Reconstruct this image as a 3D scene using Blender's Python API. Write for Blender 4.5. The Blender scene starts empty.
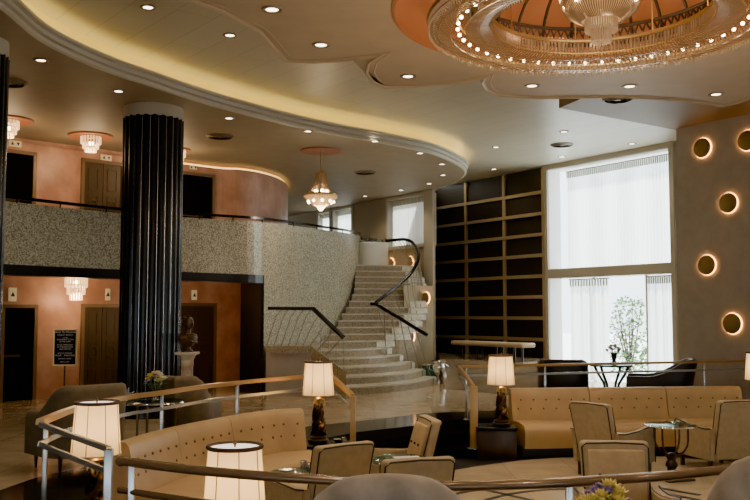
import bpy, bmesh, math, random
from mathutils import Vector, Matrix
random.seed(7)
PI = math.pi
C = bpy.context.scene.collection
F = 880.0; K = F/1000.0
PITCH = math.atan(63.5/F)
CAMH = 1.7
ZL, ZM, ZA, ZB, ZC = -0.42, 3.06, 5.2, 5.65, 4.7   # lounge floor, mezzanine, balcony ceiling, main ceiling, scalloped ceiling
EYE = Vector((0, 0, CAMH))
FW = Vector((0, math.cos(PITCH), math.sin(PITCH))); UP = Vector((0, -math.sin(PITCH), math.cos(PITCH)))

def ray(x, y): return Vector((1, 0, 0))*((x-375)/F) + FW + UP*((250-y)/F)
def hz(x, y, h):            # point of the horizontal plane z=h seen at photo position x, y
    d = ray(x, y); t = (h-CAMH)/d.z; return EYE+d*t
def hl(x, y, P, D):         # point of the vertical plane through P along D
    d = ray(x, y); n = Vector((-D[1], D[0])); t = (n.x*P[0]+n.y*P[1])/(n.x*d.x+n.y*d.y); return EYE+d*t
def hy(x, y, Y): d = ray(x, y); return EYE+d*(Y*K/d.y)
def W(X, Y): return (X, Y*K)
def V3(p, z): return Vector((p[0], p[1], z))

# ------------------------------------------------------------------ materials
def mat(name, col, rough=.5, metal=0, emit=None, es=0, noise=0, nscale=8, bump=0, spec=.5, trans=0, coat=0, sheen=0, col2=None, stretch=None):
    m = bpy.data.materials.new(name); m.use_nodes = True
    nt = m.node_tree; b = nt.nodes['Principled BSDF']
    b.inputs['Base Color'].default_value = (*col, 1); b.inputs['Roughness'].default_value = rough
    b.inputs['Metallic'].default_value = metal; b.inputs['Specular IOR Level'].default_value = spec
    b.inputs['Transmission Weight'].default_value = trans; b.inputs['Coat Weight'].default_value = coat
    b.inputs['Sheen Weight'].default_value = sheen
    if emit: b.inputs['Emission Color'].default_value = (*emit, 1); b.inputs['Emission Strength'].default_value = es
    if noise or bump:
        tc = nt.nodes.new('ShaderNodeTexCoord'); n = nt.nodes.new('ShaderNodeTexNoise')
        n.inputs['Scale'].default_value = nscale; n.inputs['Detail'].default_value = 5
        src = tc.outputs['Object']
        if stretch:
            mp = nt.nodes.new('ShaderNodeMapping'); mp.inputs['Scale'].default_value = stretch
            nt.links.new(src, mp.inputs['Vector']); src = mp.outputs['Vector']
        nt.links.new(src, n.inputs['Vector'])
        if noise:
            r = nt.nodes.new('ShaderNodeValToRGB'); c2 = col2 or tuple(c*(1-noise) for c in col)
            r.color_ramp.elements[0].color = (*c2, 1); r.color_ramp.elements[1].color = (*[min(1, c*(1+noise*.4)) for c in col], 1)
            r.color_ramp.elements[0].position = .35; r.color_ramp.elements[1].position = .65
            nt.links.new(n.outputs['Fac'], r.inputs['Fac']); nt.links.new(r.outputs['Color'], b.inputs['Base Color'])
        if bump:
            bp = nt.nodes.new('ShaderNodeBump'); bp.inputs['Strength'].default_value = bump; bp.inputs['Distance'].default_value = .02
            nt.links.new(n.outputs['Fac'], bp.inputs['Height']); nt.links.new(bp.outputs['Normal'], b.inputs['Normal'])
    return m

def mosaic_mat(name, dark, light, scale=26, rough=.25):
    m = mat(name, light, rough); nt = m.node_tree; b = nt.nodes['Principled BSDF']
    tc = nt.nodes.new('ShaderNodeTexCoord'); v = nt.nodes.new('ShaderNodeTexVoronoi'); v.inputs['Scale'].default_value = scale
    v.inputs['Randomness'].default_value = .6
    nt.links.new(tc.outputs['Object'], v.inputs['Vector'])
    s = nt.nodes.new('ShaderNodeSeparateColor'); nt.links.new(v.outputs['Color'], s.inputs['Color'])
    r = nt.nodes.new('ShaderNodeValToRGB'); nt.links.new(s.outputs['Red'], r.inputs['Fac'])
    e = r.color_ramp.elements; e[0].color = (*dark, 1); e[1].color = (*light, 1); e[0].position = .12; e[1].position = .95
    k = r.color_ramp.elements.new(.5); k.color = (*[a*.45+c*.55 for a, c in zip(dark, light)], 1)
    nt.links.new(r.outputs['Color'], b.inputs['Base Color'])
    bp = nt.nodes.new('ShaderNodeBump'); bp.inputs['Strength'].default_value = .5; bp.inputs['Distance'].default_value = .01
    nt.links.new(s.outputs['Green'], bp.inputs['Height']); nt.links.new(bp.outputs['Normal'], b.inputs['Normal'])
    return m

def plank_mat(name, col, rough=.5):
    m = mat(name, col, rough); nt = m.node_tree; b = nt.nodes['Principled BSDF']
    tc = nt.nodes.new('ShaderNodeTexCoord'); mp = nt.nodes.new('ShaderNodeMapping'); mp.inputs['Rotation'].default_value = (0, 0, .9)
    nt.links.new(tc.outputs['Object'], mp.inputs['Vector'])
    br = nt.nodes.new('ShaderNodeTexBrick'); br.inputs['Scale'].default_value = 1
    br.inputs['Brick Width'].default_value = 2.6; br.inputs['Row Height'].default_value = .55; br.inputs['Mortar Size'].default_value = .008
    br.inputs['Color1'].default_value = (*col, 1); br.inputs['Color2'].default_value = (*[c*.93 for c in col], 1); br.inputs['Mortar'].default_value = (*[c*.72 for c in col], 1)
    nt.links.new(mp.outputs['Vector'], br.inputs['Vector']); nt.links.new(br.outputs['Color'], b.inputs['Base Color'])
    return m

def stone_floor(name, col, rough, bw=1.0):
    m = mat(name, col, rough, spec=.6); nt = m.node_tree; b = nt.nodes['Principled BSDF']
    tc = nt.nodes.new('ShaderNodeTexCoord'); br = nt.nodes.new('ShaderNodeTexBrick')
    br.offset = 0; br.inputs['Scale'].default_value = 1; br.inputs['Brick Width'].default_value = bw; br.inputs['Row Height'].default_value = bw
    br.inputs['Mortar Size'].default_value = .006
    br.inputs['Color1'].default_value = (*col, 1); br.inputs['Color2'].default_value = (*[c*.9 for c in col], 1); br.inputs['Mortar'].default_value = (*[c*.7 for c in col], 1)
    n = nt.nodes.new('ShaderNodeTexNoise'); n.inputs['Scale'].default_value = 3; n.inputs['Detail'].default_value = 8
    mx = nt.nodes.new('ShaderNodeMix'); mx.data_type = 'RGBA'; mx.blend_type = 'MULTIPLY'; mx.inputs[0].default_value = .5
    r = nt.nodes.new('ShaderNodeValToRGB'); r.color_ramp.elements[0].color = (.6, .55, .48, 1); r.color_ramp.elements[0].position = .3; r.color_ramp.elements[1].position = .65
    nt.links.new(tc.outputs['Object'], br.inputs['Vector']); nt.links.new(tc.outputs['Object'], n.inputs['Vector'])
    nt.links.new(n.outputs['Fac'], r.inputs['Fac']); nt.links.new(br.outputs['Color'], mx.inputs[6]); nt.links.new(r.outputs['Color'], mx.inputs[7])
    nt.links.new(mx.outputs[2], b.inputs['Base Color'])
    return m

def sheer_mat(name, col, tr=.75, opacity=1.0):
    m = bpy.data.materials.new(name); m.use_nodes = True; nt = m.node_tree; nt.nodes.clear()
    o = nt.nodes.new('ShaderNodeOutputMaterial'); d = nt.nodes.new('ShaderNodeBsdfDiffuse'); t = nt.nodes.new('ShaderNodeBsdfTranslucent')
    d.inputs['Color'].default_value = (*col, 1); t.inputs['Color'].default_value = (*col, 1)
    a = nt.nodes.new('ShaderNodeMixShader'); a.inputs[0].default_value = tr
    nt.links.new(d.outputs[0], a.inputs[1]); nt.links.new(t.outputs[0], a.inputs[2]); out = a
    if opacity < 1:
        p = nt.nodes.new('ShaderNodeBsdfTransparent'); q = nt.nodes.new('ShaderNodeMixShader'); q.inputs[0].default_value = opacity
        nt.links.new(p.outputs[0], q.inputs[1]); nt.links.new(a.outputs[0], q.inputs[2]); out = q
    nt.links.new(out.outputs[0], o.inputs['Surface'])
    return m

def glass_mat(name, col, mixv=.25):
    m = bpy.data.materials.new(name); m.use_nodes = True; nt = m.node_tree; nt.nodes.clear()
    o = nt.nodes.new('ShaderNodeOutputMaterial'); g = nt.nodes.new('ShaderNodeBsdfGlossy'); t = nt.nodes.new('ShaderNodeBsdfTransparent')
    g.inputs['Roughness'].default_value = .03; t.inputs['Color'].default_value = (*col, 1)
    a = nt.nodes.new('ShaderNodeMixShader'); a.inputs[0].default_value = mixv
    nt.links.new(t.outputs[0], a.inputs[1]); nt.links.new(g.outputs[0], a.inputs[2]); nt.links.new(a.outputs[0], o.inputs['Surface'])
    return m

M = {}
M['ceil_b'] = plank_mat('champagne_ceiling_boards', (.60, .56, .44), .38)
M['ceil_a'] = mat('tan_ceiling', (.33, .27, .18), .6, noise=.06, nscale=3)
M['ceil_c'] = mat('taupe_ceiling', (.50, .405, .285), .55, noise=.06, nscale=3)
M['trim'] = mat('ceiling_moulding', (.55, .52, .43), .4)
M['floor'] = stone_floor('travertine', (.62, .49, .32), .12)
M['lfloor'] = stone_floor('cream_stone', (.64, .52, .35), .16, .9)
M['dais'] = stone_floor('reflection_darkened_stone', (.27, .21, .145), .18)  # darker than the travertine: reflection of the dark shelves put into the colour
M['granite'] = mat('black_granite', (.012, .012, .013), .12, noise=.4, nscale=60)
M['blackstep'] = mat('black_carpet', (.008, .007, .006), .6)
M['mosaic'] = mosaic_mat('gold_mosaic', (.24, .21, .14), (.64, .62, .48), 55, .26)
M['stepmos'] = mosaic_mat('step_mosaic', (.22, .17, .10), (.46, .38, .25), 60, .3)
M['stepend_daylit'] = mosaic_mat('daylit_step_end_mosaic', (.5, .48, .38), (.9, .88, .76), 60, .3)  # paler mosaic: daylight on the step ends put into the colour
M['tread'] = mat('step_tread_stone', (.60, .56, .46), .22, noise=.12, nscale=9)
M['pink'] = mat('rose_plaster', (.52, .30, .21), .38, noise=.22, nscale=2.2, col2=(.40, .20, .13))
M['taupe'] = mat('taupe_wall', (.40, .36, .31), .5, noise=.08, nscale=4)
M['olive'] = mat('olive_wall', (.34, .28, .17), .6)
M['frame'] = mat('window_frame_paint', (.46, .43, .34), .45)
M['reveal'] = mat('window_reveal_paint', (.75, .76, .72), .5)
M['blk'] = mat('black_lacquer', (.006, .006, .007), .24, spec=.45)
M['blkm'] = mat('black_trim', (.012, .010, .009), .35)
M['panel'] = mat('dark_wood_panel', (.022, .015, .010), .45, noise=.3, nscale=5, stretch=(1, 1, 6))
M['brassbar'] = mat('pale_bronze_bar', (.42, .33, .20), .35, metal=.5)
M['door'] = mat('bronze_door', (.075, .053, .03), .45, metal=.2)
M['doorf'] = mat('door_frame_bronze', (.20, .13, .075), .4, metal=.2)
M['cab'] = mat('elevator_interior_shade', (.006, .005, .004), .9, spec=.1)
M['leather'] = mat('caramel_leather', (.46, .31, .145), .42, noise=.10, nscale=3, bump=.05)
M['buttonm'] = mat('leather_button', (.20, .12, .05), .5)
M['tan'] = mat('tan_upholstery', (.42, .325, .195), .65, noise=.10, nscale=14)
M['tan2'] = mat('sand_upholstery', (.50, .36, .19), .6, noise=.10, nscale=14)
M['pipe'] = mat('dark_piping', (.03, .022, .016), .5)
M['velvet'] = mat('brown_velvet', (.38, .29, .21), .6, noise=.4, nscale=6, sheen=.25)
M['olivefab'] = mat('olive_grey_fabric', (.15, .115, .065), .75, noise=.15, nscale=12, sheen=.1)
M['darkfab'] = mat('dark_brown_leather', (.022, .016, .015), .4)
M['wood'] = mat('dark_walnut', (.045, .026, .014), .3, noise=.3, nscale=6, stretch=(1, 1, .2))
M['railwood'] = mat('warm_brass_rail', (.44, .28, .12), .3, metal=.45)
M['railbrown'] = mat('brown_bronze_rail', (.24, .15, .085), .22, metal=.35, coat=.4)
M['steel'] = mat('brushed_steel', (.50, .53, .55), .25, metal=.9)
M['chrome'] = mat('polished_chrome', (.75, .77, .78), .08, metal=1)
M['bronze'] = mat('antique_bronze', (.16, .095, .045), .3, metal=.85, noise=.4, nscale=16)
M['gold'] = mat('aged_gold', (.55, .36, .14), .3, metal=.9)
M['shade'] = sheer_mat('lamp_shade_silk', (.97, .84, .58), .6)
M['seam'] = mat('shade_seam', (.42, .34, .22), .7)
M['braid'] = mat('brown_braid', (.09, .05, .035), .8, bump=.4, nscale=60)
M['diffuser'] = mat('lamp_diffuser', (.9, .85, .75), .5, emit=(1, .9, .75), es=1.6)
M['dl'] = mat('downlight_lens', (.9, .85, .75), .4, emit=(1, .86, .66), es=9)
M['dltrim'] = mat('downlight_trim', (.30, .22, .15), .4, metal=.4)
M['bulb'] = mat('candle_bulb', (1, .9, .7), .3, emit=(1, .76, .42), es=22)
M['crystal'] = mat('glowing_crystal_strand', (.26, .155, .075), .2, spec=.8, metal=.3, emit=(1, .62, .30), es=.05)  # faint emission stands in for bulb light scattered by the strands
M['crystal2'] = mat('glowing_crystal_prism', (.48, .35, .21), .12, spec=1, metal=.3, emit=(1, .70, .42), es=.10)  # emission imitates the bulbs' light caught in the prisms
M['glow'] = mat('lit_crystal', (.95, .85, .68), .15, emit=(1, .62, .28), es=1.3)
M['amber'] = mat('amber_lit_crystal', (.55, .38, .20), .2, emit=(1, .62, .28), es=.3)
M['amber2'] = mat('amber_crystal_basket', (.50, .34, .18), .2, emit=(1, .58, .24), es=.55)
M['terra'] = mat('terracotta_dome', (.52, .225, .105), .55)
M['rib'] = mat('dark_rib', (.05, .03, .02), .5)
M['covel'] = mat('cove_light', (1, .9, .6), .5, emit=(1, .76, .24), es=11)
M['coveb'] = mat('amber_cove_light', (1, .8, .4), .5, emit=(1, .66, .18), es=3)
M['covew'] = mat('pale_yellow_cove', (.66, .58, .30), .6)
M['halo'] = mat('sconce_lamp_ring', (1, .7, .4), .5, emit=(1, .42, .11), es=15)
M['sconce'] = mat('bronze_disc', (.30, .22, .10), .45, metal=.4)
M['vent'] = mat('dark_vent', (.19, .155, .11), .5, metal=.3)
M['curtain'] = sheer_mat('white_sheer', (.95, .97, .96), .8)
M['curtain2'] = sheer_mat('white_sheer_open', (.92, .95, .94), .75)
M['glass'] = glass_mat('window_glass', (.97, .99, 1), .06)
M['tglass'] = glass_mat('table_glass', (.55, .75, .70), .35)
M['clear'] = glass_mat('clear_glass', (.9, .93, .95), .3)
M['leaf'] = mat('green_leaf', (.13, .26, .07), .5, noise=.4, nscale=12)
M['darkleaf'] = mat('dark_leaf', (.03, .05, .02), .5)
M['yellow'] = mat('yellow_petal', (.86, .70, .20), .6)
M['cream'] = mat('cream_petal', (.85, .78, .55), .6)
M['purple'] = mat('purple_petal', (.36, .22, .55), .6)
M['pinkp'] = mat('pink_petal', (.72, .45, .42), .6)
M['plate'] = mat('cream_plate', (.7, .6, .38), .4, emit=(1, .8, .45), es=.18)
M['arrow'] = mat('dark_mark', (.03, .02, .01), .5)
M['board'] = mat('black_letter_board', (.006, .006, .007), .6)
M['letter'] = mat('white_letter', (.85, .85, .85), .5)
M['marble'] = mat('veined_marble', (.66, .58, .48), .3, noise=.45, nscale=5, col2=(.32, .18, .10))
M['silver'] = mat('silver', (.8, .8, .78), .12, metal=1)
M['green'] = mat('green_enamel', (.03, .12, .09), .3)
M['pale'] = mat('pale_plaster', (.55, .50, .40), .5)
M['paper'] = mat('magazine_paper', (.75, .78, .85), .4)
M['blue'] = mat('magazine_blue', (.10, .14, .55), .4)
M['paving'] = mat('sunlit_paving', (.85, .86, .86), .8)
M['medal'] = mat('terracotta_medallion', (.36, .13, .06), .5)
M['bulkhead'] = mat('tan_bulkhead', (.24, .165, .10), .55)
M['baluster'] = mat('dull_brass_rod', (.30, .25, .17), .35, metal=.7)
M['bustm'] = mat('dark_bronze', (.11, .07, .042), .35, metal=.5)
M['verdigris'] = mat('verdigris_iron', (.03, .10, .09), .35, metal=.6)

# ------------------------------------------------------------------ mesh builder
class B:
    def __init__(s, loc=(0, 0, 0)): s.bm = bmesh.new(); s.o = Vector(loc)
    def vs(s, pts): return [s.bm.verts.new(Vector(p)-s.o) for p in pts]
    def face(s, pts):
        try: return s.bm.faces.new(s.vs(pts))
        except Exception: return None
    def merge(s, tb, mtx=None, fn=None):
        mp = {}
        for v in tb.verts:
            c = v.co.copy()
            if fn: c = fn(c)
            if mtx: c = mtx @ c
            mp[v.index] = s.bm.verts.new(c-s.o)
        for f in tb.faces:
            try: s.bm.faces.new([mp[v.index] for v in f.verts])
            except Exception: pass
        tb.free(); return s
    def rbox(s, c, size, bev=.02, seg=2, mtx=None, fn=None):
        t = bmesh.new(); bmesh.ops.create_cube(t, size=1)
        bmesh.ops.scale(t, vec=Vector(size), verts=t.verts)
        if bev > 0: bmesh.ops.bevel(t, geom=t.edges[:], offset=min(bev, min(size)*.48), segments=seg, affect='EDGES', profile=.5)
        bmesh.ops.translate(t, vec=Vector(c), verts=t.verts); t.verts.index_update()
        return s.merge(t, mtx, fn)
    def box(s, lo, hi, mtx=None): return s.rbox([(a+b)/2 for a, b in zip(lo, hi)], [abs(b-a) for a, b in zip(lo, hi)], 0, 1, mtx)
    def prism(s, poly, z0, z1, mtx=None):
        t = bmesh.new(); n = len(poly)
        lo = [t.verts.new((p[0], p[1], z0)) for p in poly]; hi = [t.verts.new((p[0], p[1], z1)) for p in poly]
        t.faces.new(lo[::-1]); t.faces.new(hi)
        for i in range(n): t.faces.new([lo[i], lo[(i+1) % n], hi[(i+1) % n], hi[i]])
        bmesh.ops.recalc_face_normals(t, faces=t.faces[:]); t.verts.index_update(); return s.merge(t, mtx)
    def lathe(s, prof, c=(0, 0, 0), n=24, fn=None, cap=True):
        rings = []
        for r, z in prof:
            ring = []
            for i in range(n):
                a = 2*PI*i/n; p = Vector((r*math.cos(a), r*math.sin(a), z))
                if fn: p = fn(p, a)
                ring.append(s.bm.verts.new(p+Vector(c)-s.o))
            rings.append(ring)
        for a, b in zip(rings, rings[1:]):
            for i in range(n): s.bm.faces.new([a[i], a[(i+1) % n], b[(i+1) % n], b[i]])
        if cap:
            for rg, rev in ((rings[0], True), (rings[-1], False)):
                try: s.bm.faces.new(rg[::-1] if rev else rg)
                except Exception: pass
        return s
    def tube(s, pts, r, n=8, closed=False):
        pts = [Vector(p) for p in pts]; rings = []; m = len(pts); rr = r if isinstance(r, (list, tuple)) else [r]*m
        prev = None
        for i, p in enumerate(pts):
            if closed: d = pts[(i+1) % m]-pts[i-1]
            else: d = pts[min(i+1, m-1)]-pts[max(i-1, 0)]
            d.normalize()
            if prev is None: u = d.orthogonal().normalized()
            else:
                u = prev-d*prev.dot(d)
                u = u.normalized() if u.length > 1e-6 else d.orthogonal().normalized()
            prev = u; v = d.cross(u)
            rings.append([s.bm.verts.new(p+(u*math.cos(2*PI*k/n)+v*math.sin(2*PI*k/n))*rr[i]-s.o) for k in range(n)])
        R = list(zip(rings, rings[1:]))
        if closed: R.append((rings[-1], rings[0]))
        for a, b in R:
            for k in range(n): s.bm.faces.new([a[k], a[(k+1) % n], b[(k+1) % n], b[k]])
        if not closed: s.bm.faces.new(rings[0][::-1]); s.bm.faces.new(rings[-1])
        return s
    def sweep(s, path, prof, closed_prof=True, cap=True, closed=False):
        """profile (offset to the left of travel, dz) along a path of 3D points, kept upright"""
        path = [Vector(p) for p in path]; m = len(path); rings = []
        for i, p in enumerate(path):
            if closed: a, b = path[i]-path[i-1], path[(i+1) % m]-path[i]
            else:
                a = path[i]-path[i-1] if i else path[1]-path[0]; b = path[i+1]-path[i] if i < m-1 else path[-1]-path[-2]
            a2, b2 = Vector((a.x, a.y)).normalized(), Vector((b.x, b.y)).normalized()
            t = (a2+b2); t = t.normalized() if t.length > 1e-5 else a2
            nrm = Vector((-t.y, t.x, 0)); k = 1/max(.5, t.dot(a2))
            rings.append([s.bm.verts.new(p+nrm*(q[0]*k)+Vector((0, 0, q[1]))-s.o) for q in prof])
        n = len(prof); R = list(zip(rings, rings[1:]))
        if closed: R.append((rings[-1], rings[0]))
        for a, b in R:
            for j in range(n if closed_prof else n-1):
                s.bm.faces.new([a[j], b[j], b[(j+1) % n], a[(j+1) % n]])
        if cap and closed_prof and not closed:
            s.bm.faces.new(rings[0]); s.bm.faces.new(rings[-1][::-1])
        return s
    def ball(s, c, r, sub=2, sc=(1, 1, 1)):
        t = bmesh.new(); bmesh.ops.create_icosphere(t, subdivisions=sub, radius=r)
        t.verts.index_update(); cc = Vector(c)
        return s.merge(t, None, lambda p: Vector((p.x*sc[0], p.y*sc[1], p.z*sc[2]))+cc)
    def fill(s, outer, holes, z):
        """flat polygon with holes"""
        t = bmesh.new(); es = []
        for loop in [outer]+holes:
            vv = [t.verts.new((p[0], p[1], z)) for p in loop]
            es += [t.edges.new((vv[i], vv[(i+1) % len(vv)])) for i in range(len(vv))]
        bmesh.ops.triangle_fill(t, use_beauty=True, use_dissolve=False, edges=es)
        for f in t.faces:
            if f.normal.z < 0: f.normal_flip()
        t.verts.index_update(); return s.merge(t)
    def build(s, name, m, parent=None, smooth=True, angle=40, recalc=True):
        if recalc: bmesh.ops.recalc_face_normals(s.bm, faces=s.bm.faces[:])
        me = bpy.data.meshes.new(name); s.bm.to_mesh(me); s.bm.free(); me.materials.append(M[m] if isinstance(m, str) else m)
        if smooth:
            me.polygons.foreach_set('use_smooth', [True]*len(me.polygons)); me.set_sharp_from_angle(angle=math.radians(angle))
        o = bpy.data.objects.new(name, me); C.objects.link(o)
        if parent: o.parent = parent
        elif s.o.length: o.location = s.o
        return o

def tag(o, label, cat, group=None, kind=None):
    o['label'] = label; o['category'] = cat
    if group: o['group'] = group
    if kind: o['kind'] = kind
    return o
def thing(name, label, cat, loc=(0, 0, 0), rz=0, group=None):
    o = bpy.data.objects.new(name, None); C.objects.link(o); o.location = loc; o.rotation_euler = (0, 0, rz)
    o.empty_display_size = .1
    return tag(o, label, cat, group)
def struct(o, label=None):
    o['kind'] = 'structure'
    return o
def copy_tree(o, parent=None):
    c = o.copy(); C.objects.link(c)
    if parent: c.parent = parent
    for ch in list(o.children): copy_tree(ch, c)
    return c
def another(o, label, loc, rz=0, sc=None):
    c = copy_tree(o); c['label'] = label; c.location = loc; c.rotation_euler = (0, 0, rz)
    if sc: c.scale = (sc,)*3
    return c
def facing(fx, fy): return math.atan2(-fx, fy)
def lightobj(kind, loc, energy, col, size=.05, parent=None, name='lamp_light', spot=None, rot=None):
    l = bpy.data.lights.new(name, kind); l.energy = energy; l.color = col
    if kind in ('POINT', 'SPOT'): l.shadow_soft_size = size
    if kind == 'SPOT': l.spot_size = spot[0]; l.spot_blend = spot[1]
    if kind == 'AREA': l.size = size
    o = bpy.data.objects.new(name, l); C.objects.link(o); o.location = loc
    if rot: o.rotation_euler = rot
    if parent: o.parent = parent
    return o
def smooth_path(pts, n=6, closed=False):
    """Catmull-Rom through points"""
    P = [Vector(p) for p in pts]; m = len(P); out = []
    for i in range(m if closed else m-1):
        p0 = P[i-1] if (i or closed) else P[0]*2-P[1]; p1 = P[i]; p2 = P[(i+1) % m]
        p3 = P[(i+2) % m] if (closed or i+2 < m) else P[-1]*2-P[-2]
        for k in range(n):
            t = k/n; out.append(.5*((2*p1)+(p2-p0)*t+(2*p0-5*p1+4*p2-p3)*t*t+(3*p1-p0-3*p2+p3)*t**3))
    if not closed: out.append(P[-1])
    return out
def resample(P, n):
    d = [0]
    for a, b in zip(P, P[1:]): d.append(d[-1]+(b-a).length)
    out = []; j = 0
    for i in range(n):
        s = d[-1]*i/(n-1)
        while j < len(P)-2 and d[j+1] < s: j += 1
        out.append(P[j].lerp(P[j+1], (s-d[j])/max(1e-9, d[j+1]-d[j])))
    return out
def offset_path(pts, d, closed=False):
    P = [Vector((p[0], p[1])) for p in pts]; m = len(P); out = []
    for i in range(m):
        if closed: a, b = P[i]-P[i-1], P[(i+1) % m]-P[i]
        else: a = P[i]-P[i-1] if i else P[1]-P[0]; b = P[i+1]-P[i] if i < m-1 else P[-1]-P[-2]
        t = (a.normalized()+b.normalized()).normalized(); out.append(P[i]+Vector((-t.y, t.x))*d)
    return out
# ================================================================== camera, world
cam = bpy.data.cameras.new('camera'); cam.sensor_width = 36; cam.lens = 36*F/750; cam.clip_end = 300
co = bpy.data.objects.new('camera', cam); C.objects.link(co); co.location = EYE; co.rotation_euler = (PI/2+PITCH, 0, 0)
bpy.context.scene.camera = co
w = bpy.data.worlds.new('sky'); bpy.context.scene.world = w; w.use_nodes = True
wn = w.node_tree; bg = wn.nodes['Background']; bg.inputs['Color'].default_value = (.86, .95, 1, 1); bg.inputs['Strength'].default_value = 5.6
vs = bpy.context.scene.view_settings
vs.view_transform = 'AgX'; vs.look = 'AgX - Punchy'; vs.exposure = 0.62

# ================================================================== plan
OUT = [W(*p) for p in [(-1.47, 5.8), (-.88, 5.36), (-.23, 5.08), (.4, 4.95), (1.14, 5.05), (1.76, 5.25), (3, 5.9), (5, 7), (7.2, 9), (8, 13),
    (7.3, 17.9), (6.5, 17.85), (4.6, 17.3), (2.86, 16.8), (1.4, 16.3), (.76, 15.5), (-.26, 14.5), (-.62, 13.9), (-.98, 13.4), (-2.03, 11.6), (-2.55, 10.2), (-2.7, 9.0), (-2.64, 7.83), (-1.95, 6.7)]]
DIR = Vector((.6, -K)).normalized()
PW = hz(545, 166, ZB); PL = hz(431, 189.6, ZA); PR = Vector((6.1, 20*K, 0))
OUTN = Vector((-DIR.y, DIR.x))      # points out of the room (away from the camera)
if OUTN.y < 0: OUTN = -OUTN

# ------------------------------------------------------------------ floors
FLE = [Vector((PW.x+DIR.x*u+OUTN.x*.45, PW.y+DIR.y*u+OUTN.y*.45)) for u in (8.5, -8)]
b = B(); b.fill([(-11, -4), (14, -4), (14, 8)]+[tuple(p) for p in FLE]+[(-11, 36)], [OUT], 0.0); struct(b.build('floor', 'floor'))
b = B(); lp = offset_path(OUT, -.02, True); b.fill(lp, [], ZL); struct(b.build('floor_lounge', 'blackstep'))
b = B()      # black granite border around the sunken lounge
ring = offset_path(OUT, -1.0, True)
ring = [Vector((max(p.x, -3.9), p.y)) for p in ring]
b.fill(ring, [OUT], .006); struct(b.build('trim_1', 'granite'))
b = B()
for i in range(len(OUT)):
    p, q = OUT[i], OUT[(i+1) % len(OUT)]
    b.face([(p[0], p[1], .006), (q[0], q[1], .006), (q[0], q[1], ZL), (p[0], p[1], ZL)])
struct(b.build('wall_lounge', 'blackstep'))
# cream stone disc in the middle of the lounge floor
cs = [hz(x, y, ZL) for x, y in [(440, 473), (480, 466.5), (520, 461), (560, 458), (600, 456), (660, 457), (720, 461)]]
stone = [(-1.2, 5.8), (.2, 5.35), (1.5, 5.5), (3, 6.4), (5, 7.6), (6.8, 9.5), (7.1, 12)]
poly = [W(*p) for p in stone]+[(p.x, p.y) for p in cs[::-1]]+[W(-.6, 11), W(-1.3, 9.4), W(-1.6, 7.4)]
b = B(); b.fill(poly, [], ZL+.008); struct(b.build('floor_inlay', 'lfloor'))
b = B()      # dark inlaid arcs in the stone
for pts in ([(420, 503), (470, 492), (520, 487), (580, 483), (640, 486), (700, 496)], [(440, 520), (500, 497), (560, 490), (640, 491), (720, 505)], [(452, 484), (505, 495), (560, 508)]):
    pp = smooth_path([hz(x, y, ZL) for x, y in pts], 5)
    b.sweep([(p.x, p.y, ZL+.009) for p in pp], [(-.035, 0), (.035, 0), (.035, .004), (-.035, .004)])
struct(b.build('trim_2', 'blackstep'))
# entry steps (black): from the main floor down into the lounge
for nm, e, n in (('lounge_step', OUT[14:18], 2),):
    st = thing('lounge_steps', 'black carpeted steps descending from the stone floor into the sunken lounge', 'steps', (*e[1], ZL))
    for k in range(n):
        a = offset_path(e, .03); c2 = offset_path(e, .36*(k+1))
        # choose the inward side
        ctr = Vector(W(2, 10))
        if (c2[1]-ctr).length > (Vector(e[1])-ctr).length: c2 = offset_path(e, -.36*(k+1)); a = offset_path(e, -.03)
        bb = B(st.location); top = -.14*(k+1) if k else -.14
        bb.prism([tuple(p) for p in a]+[tuple(p) for p in c2[::-1]], ZL+.001, [-.14, -.28][k]-(.0 if k == 0 else 0.0))
        bb.build('step', 'granite', st)

# dais under the dark shelf wall (gently ramped)
def uvw(P, u, v, d=0): return Vector((P.x+DIR.x*u+OUTN.x*d, P.y+DIR.y*u+OUTN.y*d, v))
def U(x, y, P): q = hl(x, y, (P.x, P.y), DIR); return (Vector((q.x, q.y))-Vector((P.x, P.y))).dot(DIR), q.z
uL, _ = U(434.6, 300, PW); uR, _ = U(546, 300, PW)
DZ = U(545, 358.5, PW)[1]
b = B()
def sl_(x, Y, z): return Vector(((x-375)/1000*Y, Y*K, z))
lo = [sl_(444, 22.8, 0), sl_(549, 20, 0)]
hi = [sl_(549, 23, DZ), sl_(440, 26.5, DZ), uvw(PW, uL-.0, DZ, .05), uvw(PW, uR+.1, DZ, .05)]
b.face([lo[0]+Vector((0, 0, .004)), lo[1]+Vector((0, 0, .004)), hi[0], hi[1]]); b.face([hi[1], hi[0], hi[3], hi[2]])
b.face([lo[0]+Vector((0, 0, .004)), Vector((hi[1].x, hi[1].y, 0)), hi[1]]); b.face([Vector((hi[1].x, hi[1].y, 0)), Vector((hi[2].x, hi[2].y, 0)), hi[2], hi[1]])
b.face([lo[1]+Vector((0, 0, .004)), Vector((hi[0].x, hi[0].y, 0)), hi[0]]); b.face([Vector((hi[0].x, hi[0].y, 0)), Vector((hi[3].x, hi[3].y, 0)), hi[3], hi[0]])
struct(b.build('floor_dais', 'dais', smooth=False))

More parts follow.
